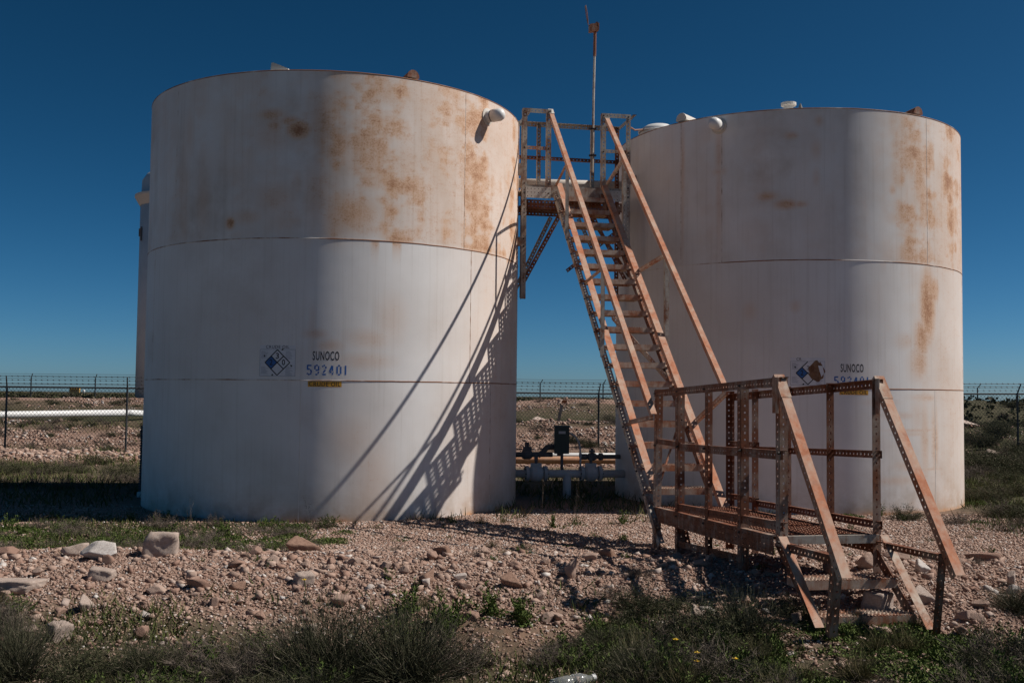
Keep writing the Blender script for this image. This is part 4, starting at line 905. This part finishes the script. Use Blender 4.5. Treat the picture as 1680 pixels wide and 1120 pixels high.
# countless gravel: one object
def stones(xs, ys, size, rng, name):
    n = len(xs); z = terrain(xs, ys)
    var = []; cube = np.array([(x, y, z) for x in (-1, 1) for y in (-1, 1) for z in (-1, 1)], float)
    for i in range(48):                                               # broken, blocky chips in every attitude
        r = np.random.default_rng(300+i); q = cube*(.62+.38*r.random((8, 3)))*(.55+.45*r.random(3)); q += .22*r.normal(size=(8, 3))
        mq, _ = np.linalg.qr(r.normal(size=(3, 3))); q = q@mq; var.append(q/np.abs(q).max())
    var = np.array(var); pick = rng.integers(0, 48, n); P = var[pick]
    a = rng.random(n)*6.283; ca, sa = np.cos(a)[:, None], np.sin(a)[:, None]
    x = P[:, :, 0]*ca-P[:, :, 1]*sa; y = P[:, :, 0]*sa+P[:, :, 1]*ca
    sx = (size*(.8+.6*rng.random(n)))[:, None]; sy = (size*(.7+.4*rng.random(n)))[:, None]; szz = (size*(.6+.4*rng.random(n)))[:, None]
    v = np.stack([x*sx+xs[:, None], y*sy+ys[:, None], P[:, :, 2]*szz+(z+size*.22)[:, None]], -1).reshape(-1, 3)
    f = (SF[None]+(np.arange(n)*len(SV))[:, None, None]).reshape(-1, 4)
    sh = np.repeat(rng.random(n), len(SV))
    return mesh_obj(name, v, f, M['stone'], None, False, {'shade': ('FLOAT', sh)})
def scatter(n, x0, x1, y0, y1, fn, rng):
    xs, ys = rng.uniform(x0, x1, n), rng.uniform(y0, y1, n); k = (np.abs(xs) < ys*.66+.6) & (rng.random(n) < fn(xs, ys))
    for c in (C1, C2): k &= np.hypot(xs-c[0], ys-c[1]) > TR+.02
    return xs[k], ys[k]
rg = np.random.default_rng(21)
xs, ys = scatter(150000, -6.8, 8.0, 8.3, 12.6, lambda x, y: (1-.93*greenness(x, y))*np.clip(1.35-.09*(y-8), .3, 1), rg)
tag(stones(xs, ys, .0075+.011*rg.random(len(xs)), rg, 'gravel'), kind='stuff', label='pinkish crushed stone covering the pad in front of the tanks', cat='gravel')
xs, ys = scatter(185000, -6.0, 6.2, 4.6, 8.7, lambda x, y: np.clip(.22+.9*np.exp(-((y-7.3)/.9)**2), 0, 1), rg)
sz = .0055+.0085*rg.random(len(xs))+.036*rg.random(len(xs))**45
tag(stones(xs, ys, sz, rg, 'rubble'), kind='stuff', label='tan stone rubble covering the bank across the foreground', cat='rubble')
xs = rg.uniform(-21, 19, 90000); ys = np.where(rg.random(90000) < .45, rg.normal(32.0, 1.4, 90000), np.where(rg.random(90000) < .6, rg.normal(20.8, .45, 90000), rg.normal(46.5, 1.6, 90000)))
k = ((fbm(xs, ys, .5, 3, 77) > .40) | (ys < 23)) & ((xs < 8) | (rg.random(len(xs)) < .12)); xs, ys = xs[k], ys[k]
tag(stones(xs, ys, .018+.022*rg.random(len(xs))+.07*rg.random(len(xs))**16, rg, 'rubble'), kind='stuff', label='loose reddish rubble on the mounds beyond the fence', cat='rubble')

# ---------------------------------------------------------------- plants
def ribbons(base, tip, width, rng, bend=.15, segs=3):
    """n blades from base to tip as bent tapering ribbons -> verts, quads"""
    n = len(base); d = tip-base; L = np.linalg.norm(d, axis=1)[:, None]
    side = np.cross(d, rng.normal(size=(n, 3))); side /= np.linalg.norm(side, axis=1)[:, None]+1e-9
    bow = rng.normal(size=(n, 3))*L*bend; bow[:, 2] = -np.abs(bow[:, 2])*.5
    vs = []
    for i in range(segs+1):
        t = i/segs; p = base+d*t+bow*(4*t*(1-t))*.5; w = (width*(1-.8*t))[:, None]/2
        vs += [p-side*w, p+side*w]
    v = np.stack(vs, 1); k = 2*(segs+1)
    q = np.array([[2*i, 2*i+1, 2*i+3, 2*i+2] for i in range(segs)])
    f = (q[None]+(np.arange(n)*k)[:, None, None]).reshape(-1, 4)
    return v.reshape(-1, 3), f, k
def leaves(p, d, size, rng, asp=.45):
    n = len(p); d = d/(np.linalg.norm(d, axis=1)[:, None]+1e-9); s = np.cross(d, rng.normal(size=(n, 3))); s /= np.linalg.norm(s, axis=1)[:, None]+1e-9
    L = size[:, None]; w = L*asp
    v = np.stack([p, p+d*L*.5+s*w*.5, p+d*L, p+d*L*.5-s*w*.5], 1).reshape(-1, 3)
    return v, (np.arange(n)[:, None]*4+np.arange(4)[None])
def join(parts):
    vs, fs, sh, off = [], [], [], 0
    for v, f, s in parts: vs.append(v); fs.append(f+off); sh.append(s); off += len(v)
    return np.concatenate(vs), np.concatenate(fs), np.concatenate(sh)
def hemi(n, rng, flat=.7, out=1.):
    d = rng.normal(size=(n, 3)); d[:, 2] = np.abs(d[:, 2])*flat+.08; d /= np.linalg.norm(d, axis=1)[:, None]; return d*out
def plant_mesh(kind, seed):
    rng = np.random.default_rng(seed); parts = []
    if kind in ('dry', 'sage'):
        nb = 60 if kind == 'dry' else 55
        main = hemi(nb, rng, .9)*(.55+.45*rng.random(nb))[:, None]*V(1, 1, .95); base = rng.normal(size=(nb, 3))*V(.07, .07, 0)
        v, f, k = ribbons(base, main, np.full(nb, .014), rng, .12); parts.append((v, f, np.full(len(v), .12)))
        m_ = 1500 if kind == 'dry' else 1300                                   # side twigs along the main stems
        i = rng.integers(0, nb, m_); t = (.25+.75*rng.random(m_))[:, None]; b = base[i]+(main[i]-base[i])*t
        dr = main[i]*.4+rng.normal(size=(m_, 3))*.45+V(0, 0, .25); dr /= np.linalg.norm(dr, axis=1)[:, None]; tp = b+dr*(.08+.20*rng.random(m_))[:, None]
        v, f, k = ribbons(b, tp, np.full(m_, .0075), rng, .2); parts.append((v, f, np.repeat(rng.random(m_), k)))
        if kind == 'sage':
            m_ = 4800; i = rng.integers(0, nb, m_); t = (.3+.72*rng.random(m_))[:, None]; b = base[i]+(main[i]-base[i])*t+rng.normal(size=(m_, 3))*.085
            b[:, 2] = np.abs(b[:, 2]); v, f = leaves(b, rng.normal(size=(m_, 3))+V(0, 0, .6), .045+.05*rng.random(m_), rng, .17); parts.append((v, f, np.repeat(rng.random(m_), 4)))
    elif kind == 'broom':                                                     # stringy bush of long thin stems
        n = 1500; b = rng.normal(size=(n, 3))*V(.16, .16, 0); d = hemi(n, rng, 1.15)*(.45+.6*rng.random(n)**.7)[:, None]
        v, f, k = ribbons(b, b+d, np.full(n, .009), rng, .16); parts.append((v, f, np.repeat(rng.random(n)**1.6, k)))
        m_ = 2200; i = rng.integers(0, n, m_); t = (.45+.55*rng.random(m_))[:, None]; p = b[i]+d[i]*t
        dr = d[i]+rng.normal(size=(m_, 3))*.35; dr /= np.linalg.norm(dr, axis=1)[:, None]; v, f, k = ribbons(p, p+dr*(.06+.13*rng.random(m_))[:, None], np.full(m_, .007), rng, .2); parts.append((v, f, np.repeat(rng.random(m_)**1.6, k)))
    elif kind == 'tuft':
        n = 420; b = rng.normal(size=(n, 3))*V(.10, .10, 0); d = hemi(n, rng, 1.6)*(.4+.6*rng.random(n))[:, None]
        v, f, k = ribbons(b, b+d, np.full(n, .014), rng, .22); parts.append((v, f, np.repeat(rng.random(n), k)))
    elif kind == 'weed':                                                     # leafy upright weed
        nb = 16; b0 = rng.normal(size=(nb, 3))*V(.16, .16, 0); tp = b0+hemi(nb, rng, 2.2)*(.55+.45*rng.random(nb))[:, None]
        v, f, k = ribbons(b0, tp, np.full(nb, .02), rng, .08); parts.append((v, f, np.full(len(v), .3)))
        m_ = 620; i = rng.integers(0, nb, m_); t = (.08+.95*rng.random(m_))[:, None]; b = b0[i]+(tp[i]-b0[i])*t
        d = rng.normal(size=(m_, 3)); d[:, 2] = np.abs(d[:, 2])*.8+.3; v, f = leaves(b, d, .075+.09*rng.random(m_), rng, .36); parts.append((v, f, np.repeat(rng.random(m_), 4)))
    elif kind == 'mat':                                                      # low spreading green herb
        m_ = 1700; a = rng.random(m_)*6.283; r = rng.random(m_)**.55; b = np.stack([r*np.cos(a), r*np.sin(a), .30*rng.random(m_)*(1.05-r)], -1)
        d = rng.normal(size=(m_, 3)); d[:, 2] = np.abs(d[:, 2])+.3; v, f = leaves(b, d, .05+.07*rng.random(m_), rng, .42); parts.append((v, f, np.repeat(rng.random(m_), 4)))
    elif kind == 'stalk':                                                     # bare tall dry stems
        n = 7; b = rng.normal(size=(n, 3))*V(.05, .05, 0); d = hemi(n, rng, 3.)*(.6+.4*rng.random(n))[:, None]
        v, f, k = ribbons(b, b+d, np.full(n, .012), rng, .2, 5); parts.append((v, f, np.repeat(.5+.4*rng.random(n), k)))
        m_ = 60; i = rng.integers(0, n, m_); p = b[i]+d[i]*(.6+.4*rng.random(m_))[:, None]; v, f = leaves(p, rng.normal(size=(m_, 3)), np.full(m_, .04), rng, .5); parts.append((v, f, np.repeat(rng.random(m_), 4)))
    return join(parts)
PM = {}
for kind, mk_, n in (('broom', 'broom', 4), ('dry', 'dry', 5), ('sage', 'sage', 5), ('tuft', 'tuft', 3), ('weed', 'green', 4), ('mat', 'green', 4), ('stalk', 'dry', 3)):
    PM[kind] = []
    for i in range(n):
        v, f, s = plant_mesh(kind, 500+i*7+len(kind)*31); o = mesh_obj(kind, v, f, M[mk_], None, False, {'shade': ('FLOAT', s)}); PM[kind].append(o.data); bpy.data.objects.remove(o)
NAMES = {'broom': 'stringy_bush', 'dry': 'dry_shrub', 'sage': 'sage_bush', 'tuft': 'grass_tuft', 'weed': 'green_weed', 'mat': 'spreading_herb', 'stalk': 'dry_stalk'}
CATS = {'broom': 'bush', 'dry': 'shrub', 'sage': 'bush', 'tuft': 'grass tuft', 'weed': 'weed', 'mat': 'weed', 'stalk': 'dead plant'}
def plant(kind, x, y, r, label, group, h=None, dz=-.015, name=None):
    o = bpy.data.objects.new(name or NAMES[kind], random.choice(PM[kind])); COL.objects.link(o)
    o.location = (x, y, gz(x, y)+dz); o.rotation_euler = (random.uniform(-.1, .1), random.uniform(-.1, .1), random.random()*6.28); o.scale = (r, r, (h or r))
    return tag(o, label, CATS[kind], group)
# plants one can point to
for kind, x, y, r, h, lb in [
 ('broom', -2.62, 5.55, .34, .40, 'dark stringy bush in the bottom left corner'), ('dry', -2.95, 6.0, .30, .30, 'grey twiggy shrub at the left edge below the broad flat slab'), ('sage', -2.25, 5.5, .28, .28, 'olive bush beside the bottom left corner bush'), ('dry', -1.75, 5.6, .26, .24, 'pale twiggy shrub between the two dark bottom bushes'),
 ('broom', -.98, 5.55, .46, .50, 'large dark grey green bush at bottom centre, left half of the clump'), ('broom', -.55, 5.60, .44, .46, 'large dark grey green bush at bottom centre, right half of the clump'),
 ('dry', -.28, 5.75, .34, .34, 'grey twiggy shrub at the right end of the dark centre clump'), ('dry', -1.35, 5.45, .36, .36, 'dry grey shrub left of the dark centre clump'),
 ('dry', -1.30, 6.05, .14, .12, 'small round dry shrub on the slope above the centre clump'),
 ('dry', -2.45, 8.75, .30, .15, 'wide low dry shrub behind the squared pale block'), ('dry', -2.05, 8.95, .22, .13, 'low brown shrub right of the squared pale block'),
 ('dry', -3.55, 10.6, .26, .22, 'straw brown shrub in the shade edge left of the left tank'), ('dry', -3.05, 10.75, .16, .20, 'small straw coloured shrub by the left tank base'),
 ('dry', -.95, 8.75, .15, .11, 'small grey shrub on the gravel below the stair shadow'), ('tuft', -.16, 9.4, .12, .12, 'dry grass tuft on the gravel between two green tufts'),
 ('tuft', -.32, 11.15, .13, .14, 'straw grass tuft against the foot of the left tank'), ('tuft', -.06, 11.35, .10, .09, 'smaller straw tuft beside the tuft at the tank foot'),
 ('weed', -.62, 11.15, .09, .16, 'grey green weed against the sunlit tank foot'), ('weed', .10, 8.75, .11, .10, 'green tuft on the crest left of the small upright stone'),
 ('weed', 1.22, 11.25, .15, .20, 'bright green bushy weed in front of the pipes'), ('weed', .45, 10.9, .12, .19, 'light green weed standing in front of the left valve'), ('weed', .72, 11.2, .10, .15, 'young green weed in front of the pipe leg'),
 ('stalk', .35, 11.5, .2, .62, 'tall dead stalk in front of the left valve'), ('stalk', .72, 11.6, .15, .55, 'tall dead stalk before the pipe leg'),
 ('dry', .68, 6.95, .20, .17, 'round dry shrub in the middle of the slope'), ('weed', .42, 5.75, .18, .17, 'bright green weed clump on the slope right of centre'), ('weed', .62, 5.95, .13, .12, 'small green weed beside the bright clump right of centre'),
 ('dry', .95, 7.4, .18, .13, 'dark low shrub on the slope before the walkway'),
 ('broom', 1.42, 6.35, .38, .36, 'dark bush in the shade under the steps'), ('sage', 1.12, 6.1, .40, .36, 'dark bush left of the bush under the steps'), ('dry', 1.05, 5.6, .40, .34, 'grey twiggy shrub below the walkway at lower right'),
 ('dry', 2.0, 5.6, .24, .12, 'twiggy dry shrub at the foot of the steps'), ('tuft', 1.92, 5.75, .24, .26, 'long bladed grass tuft against the near step stringer'),
 ('broom', 3.28, 6.75, .24, .19, 'green bush right of the steps'), ('sage', 3.75, 7.0, .24, .18, 'dark bush at the right edge near the steps'),
 ('dry', 3.55, 10.4, .20, .15, 'low dry shrub on the gravel behind the far rail'), ('sage', 4.55, 11.9, .3, .22, 'olive bush at the right tank foot'), ('dry', 5.0, 11.6, .3, .22, 'brown shrub right of the olive bush at the right tank'), ('dry', 5.25, 11.0, .26, .20, 'straw shrub on the gravel edge at right'),
 ('weed', 4.35, 12.25, .14, .18, 'pale green weed against the right tank'), ('mat', 3.95, 12.15, .2, .2, 'dark leafy weed at the foot of the right tank'), ('stalk', 4.6, 9.6, .16, .22, 'black dead stalk on the gravel at right'),
 ('stalk', -2.1, 10.9, .18, .38, 'dead stem leaning on the left tank'), ('weed', -1.85, 10.8, .10, .14, 'green weed at the foot of the dead stem'), ('stalk', -3.2, 10.4, .22, .42, 'tall seed stalks in the weeds at left')]:
    plant(kind, x, y, r, lb, 'plants round the tanks', h)
def field(kind, n, pick, rr, label, group, hk=1., name=None):
    k = 0; tries = 0
    while k < n and tries < n*60:
        tries += 1; x, y = pick()
        if keep_off(x, y) or abs(x) > y*.56+.5: continue
        if y < 6.9 and .27 < x/y < .45 and y > 5.2 and kind not in ('mat', 'tuft'): continue
        if y < 6.8 and float(fbm(np.array(x), np.array(y), .95, 3, 88)) < (.46 if kind in ('weed', 'mat') else .49) - (.10 if x > .8 else 0): continue
        r = random.uniform(*rr); plant(kind, x, y, r, label, group, r*hk*random.uniform(.75, 1.2), name=name); k += 1
U = random.uniform
field('dry', 34, lambda: (U(-3.6, 3.8), U(5.0, 6.3)), (.16, .34), 'grey brown dry shrub in the thicket along the bottom edge', 'dry shrubs in the foreground thicket', .85)
field('broom', 9, lambda: (U(-3.6, .9), U(4.9, 6.1)), (.16, .34), 'dark stringy bush in the thicket along the bottom edge', 'stringy bushes in the foreground thicket', .85)
field('sage', 26, lambda: (U(-3.6, 3.8), U(4.9, 6.2)), (.14, .28), 'dark olive bush in the thicket along the bottom edge', 'olive bushes in the foreground thicket', .8)
field('sage', 16, lambda: (U(.6, 3.8), U(5.6, 6.8)), (.14, .28), 'dark olive bush on the shaded slope by the steps', 'olive bushes by the steps', .8)
field('dry', 16, lambda: (U(-3.8, -2.2), U(5.3, 6.3)), (.18, .34), 'dry grey shrub at the foot of the bank at lower left', 'dry shrubs at lower left', .85)
field('weed', 110, lambda: (U(-3.6, 3.8), U(5.1, 6.6)), (.10, .22), 'fresh green weed between the foreground shrubs', 'green weeds in the foreground', .95)
field('mat', 150, lambda: (U(.7, 3.9), U(5.2, 6.6)), (.14, .30), 'low green herb carpeting the lower right corner', 'low herbs at lower right', .8)
field('mat', 26, lambda: (U(-3.6, .6), U(5.1, 6.1)), (.12, .26), 'low green herb along the bottom left', 'low herbs at lower left', .8)
field('tuft', 40, lambda: (U(-3.6, 3.8), U(5.2, 6.7)), (.10, .24), 'straw grass tuft in the foreground', 'straw tufts in the foreground', 1.)
field('mat', 70, lambda: (U(-5.6, -1.6), U(8.5, 10.9)), (.12, .26), 'low green herb on the weedy ground left of the tank', 'herbs left of the left tank', .8)
field('weed', 80, lambda: (U(-5.6, -1.9), U(8.6, 11.2)), (.08, .17), 'green weed on the weedy ground left of the tank', 'weeds left of the left tank', .95)
field('dry', 44, lambda: (U(-5.6, -1.6), U(8.5, 10.8)), (.14, .30), 'low brown shrub on the weedy ground left of the tank', 'dry shrubs left of the left tank', .6)
field('weed', 46, lambda: (U(-1.5, 5.5), U(8.6, 11.9)), (.05, .10), 'small green weed sprouting from the gravel', 'weeds on the gravel', .9)
field('tuft', 26, lambda: (U(-1.6, 5.6), U(8.5, 11.6)), (.05, .11), 'small straw tuft on the gravel', 'tufts on the gravel', .9)
field('mat', 26, lambda: (U(-1.6, 5.2), U(8.5, 11.6)), (.05, .13), 'flat green herb on the gravel', 'herbs on the gravel', .8)
field('dry', 22, lambda: (U(-4.2, 4.2), U(6.2, 8.3)), (.05, .13), 'small dry sprig among the rubble of the bank', 'sprigs on the bank', .8)
field('weed', 20, lambda: (U(-4.2, 4.2), U(6.2, 8.5)), (.05, .11), 'small green sprout among the rubble of the bank', 'sprouts on the bank', .9)
field('dry', 34, lambda: (U(5.6, 8.4), U(10.8, 18)), (.2, .45), 'brown brush beside the right tank', 'brown brush at right', .7)
field('sage', 40, lambda: (U(5.7, 9.5), U(11.2, 20)), (.2, .42), 'olive bush beside the right tank', 'olive bushes at right', .7)
field('mat', 20, lambda: (U(5.2, 8), U(11, 15)), (.15, .35), 'green herb beside the right tank', 'herbs at right', .8)
def wedge(lo, hi, ys): 
    y = random.choice(ys)(); return U(lo, hi)*y, y
R1 = [lambda: U(19, 27), lambda: U(27, 33), lambda: U(33, 47)]
field('sage', 75, lambda: wedge(.38, .56, R1), (.30, .75), 'dark bush on the brushy slope behind the right fence', 'bushes on the right slope', .65, 'desert_bush')
field('dry', 60, lambda: wedge(.38, .56, R1), (.28, .65), 'grey brush on the brushy slope behind the right fence', 'brush on the right slope', .6, 'brush_clump')
L1 = [lambda: U(14.5, 20), lambda: U(22, 28), lambda: U(28, 32), lambda: U(31, 34), lambda: U(37, 47)]
field('sage', 85, lambda: wedge(-.56, -.30, L1), (.20, .48), 'olive bush on the ground behind the left fence', 'bushes behind at left', .65, 'desert_bush')
field('dry', 75, lambda: wedge(-.56, -.30, L1), (.20, .46), 'grey shrub on the ground behind the left fence', 'shrubs behind at left', .65, 'brush_clump')
M1 = [lambda: U(20, 28), lambda: U(28, 33), lambda: U(33, 36), lambda: U(37, 48)]
field('sage', 52, lambda: wedge(-.05, .15, M1), (.22, .52), 'olive bush on the mound seen between the tanks', 'bushes between the tanks', .65, 'desert_bush')
field('dry', 50, lambda: wedge(-.05, .15, M1), (.20, .48), 'grey shrub on the mound seen between the tanks', 'shrubs between the tanks', .65, 'brush_clump')
# far brush on the plain and ground-covering grass: nobody could count them
def brush(n, seed):
    rng = np.random.default_rng(seed); y = 35*np.exp(rng.random(n)*3.0); x = (rng.random(n)-.5)*y*1.25; k = (greenness(x, y) > .55) & ((y > 53) | (x > 10)); x, y = x[k], y[k]; n = len(x)
    z = terrain(x, y, False); b = np.stack([x, y, z], -1); i = np.repeat(np.arange(n), 26); s = (.08+.14*rng.random(n))[i]
    d = hemi(len(i), rng, .7); p = b[i]+d*s[:, None]*(.4+.6*rng.random(len(i)))[:, None]; v, f = leaves(p, d+rng.normal(size=d.shape)*.4, s*.8, rng, .8)
    o = mesh_obj('far_brush', v, f, M['sage'], None, False, {'shade': ('FLOAT', np.repeat(rng.random(len(i)), 4))}); tag(o, 'low dark brush covering the plain to the horizon', 'brush', kind='stuff')
brush(9000, 9)
def grass(n, x0, x1, y0, y1, h, dens, name, label, rng, mat='grass'):
    xs, ys = scatter(n, x0, x1, y0, y1, dens, rng); z = terrain(xs, ys); b = np.stack([xs, ys, z-.01], -1); m_ = len(xs)
    d = np.stack([rng.normal(size=m_)*.45, rng.normal(size=m_)*.45, np.ones(m_)], -1)*(h*(.45+.75*rng.random(m_)))[:, None]
    v, f, k = ribbons(b, b+d, .004+.004*rng.random(m_)+.0006*ys, rng, .2, 2)
    o = mesh_obj(name, v, f, M[mat], None, False, {'shade': ('FLOAT', np.repeat(rng.random(m_), k))}); tag(o, label, 'grass', kind='stuff')
patch = lambda x, y, s, sd, a, b: sstep(a, b, fbm(x, y, s, 3, sd))
grass(70000, -3.8, 4.0, 5.0, 7.2, .085, lambda x, y: greenness(x, y)*patch(x, y, 1.6, 61, .40, .58)*(.45+.55*sstep(.3, 1.2, x)), 'grass', 'short green growth along the bottom of the picture', rg)
grass(26000, -6.2, -1.2, 8.3, 12.3, .055, lambda x, y: greenness(x, y)*patch(x, y, 1.5, 63, .36, .56), 'grass', 'short green growth on the weedy ground left of the tank', rg)
grass(12000, -12, -4.8, 12, 20.5, .12, lambda x, y: .9*patch(x, y, .8, 65, .3, .5), 'grass', 'rough grass on the level ground left behind the tank', rg)
grass(26000, 4.2, 11, 10.2, 20, .12, lambda x, y: greenness(x, y)*patch(x, y, .9, 67, .34, .5), 'grass', 'rough grass and growth right of the right tank', rg)
grass(30000, -20, 19, 21.5, 33, .16, lambda x, y: greenness(x, y)*patch(x, y, .45, 69, .38, .52), 'grass', 'rough grass on the far mounds', rg)
grass(9000, -1.5, 3.5, 11.4, 19, .12, lambda x, y: .7*patch(x, y, 1.2, 71, .4, .55), 'grass', 'dark grass under the pipes between the tanks', rg)

# ---------------------------------------------------------------- small loose things
bt = thing('plastic_bottle', 'clear plastic bottle lying on its side at the bottom edge', 'bottle', (.33, 5.56, gz(.33, 5.56)+.05))
b0 = V(.22, 5.34, gz(.22, 5.34)+.05); ax = unit(V(.95, .42, .10))
m = MB(); m.lathe(b0, ax, [(0, .02), (.003, .038), (.10, .04), (.105, .036), (.12, .036), (.125, .04), (.17, .038), (.215, .018), (.235, .015)], 20); m.build('bottle_body', M['glass'], bt, True)
m = MB(); m.lathe(b0+ax*.235, ax, [(0, .018), (.02, .018)], 14); m.build('cap', M['white'], bt)
lt = thing('plastic_litter', 'crumpled white plastic film lying in the weeds behind the left tank', 'litter', (-9.0, 17.3, 0))
rl = np.random.default_rng(8); m = MB(); nx_, ny_ = 12, 8
vs = [V(-9.35+.055*i, 17.2+.05*j, gz(-9, 17.3)+.12+.16*rl.random()) for j in range(ny_) for i in range(nx_)]
m.add(vs, [(j*nx_+i, j*nx_+i+1, (j+1)*nx_+i+1, (j+1)*nx_+i) for j in range(ny_-1) for i in range(nx_-1)]); m.build('film', M['litter'], lt)
for x, y, h in ((-1.33, 6.75, .12), (.92, 5.75, .16), (1.02, 5.65, .14), (1.0, 5.55, .13), (1.22, 5.62, .13)):
    fl = thing('yellow_flower', 'yellow flower on a thin stem between the foreground stones and weeds', 'flower', (x, y, gz(x, y)), 'yellow flowers in the foreground')
    b = V(x, y, gz(x, y)); m = MB(); m.tube([b, b+V(.01, 0, h*.5), b+V(0, .01, h)], .003, 5); m.build('stem', M['green'], fl)
    m = MB(); c = b+V(0, .01, h)
    for k in range(7):
        a = k*.9; d = V(math.cos(a), math.sin(a), .25); s = V(-math.sin(a), math.cos(a), 0); m.add([c, c+d*.010+s*.005, c+d*.019, c+d*.010-s*.005], [(0, 1, 2, 3)])
    m.lathe(c, UP, [(0, .004), (.006, .006), (.01, .003)], 8); m.build('flower_head', M['flower'], fl)
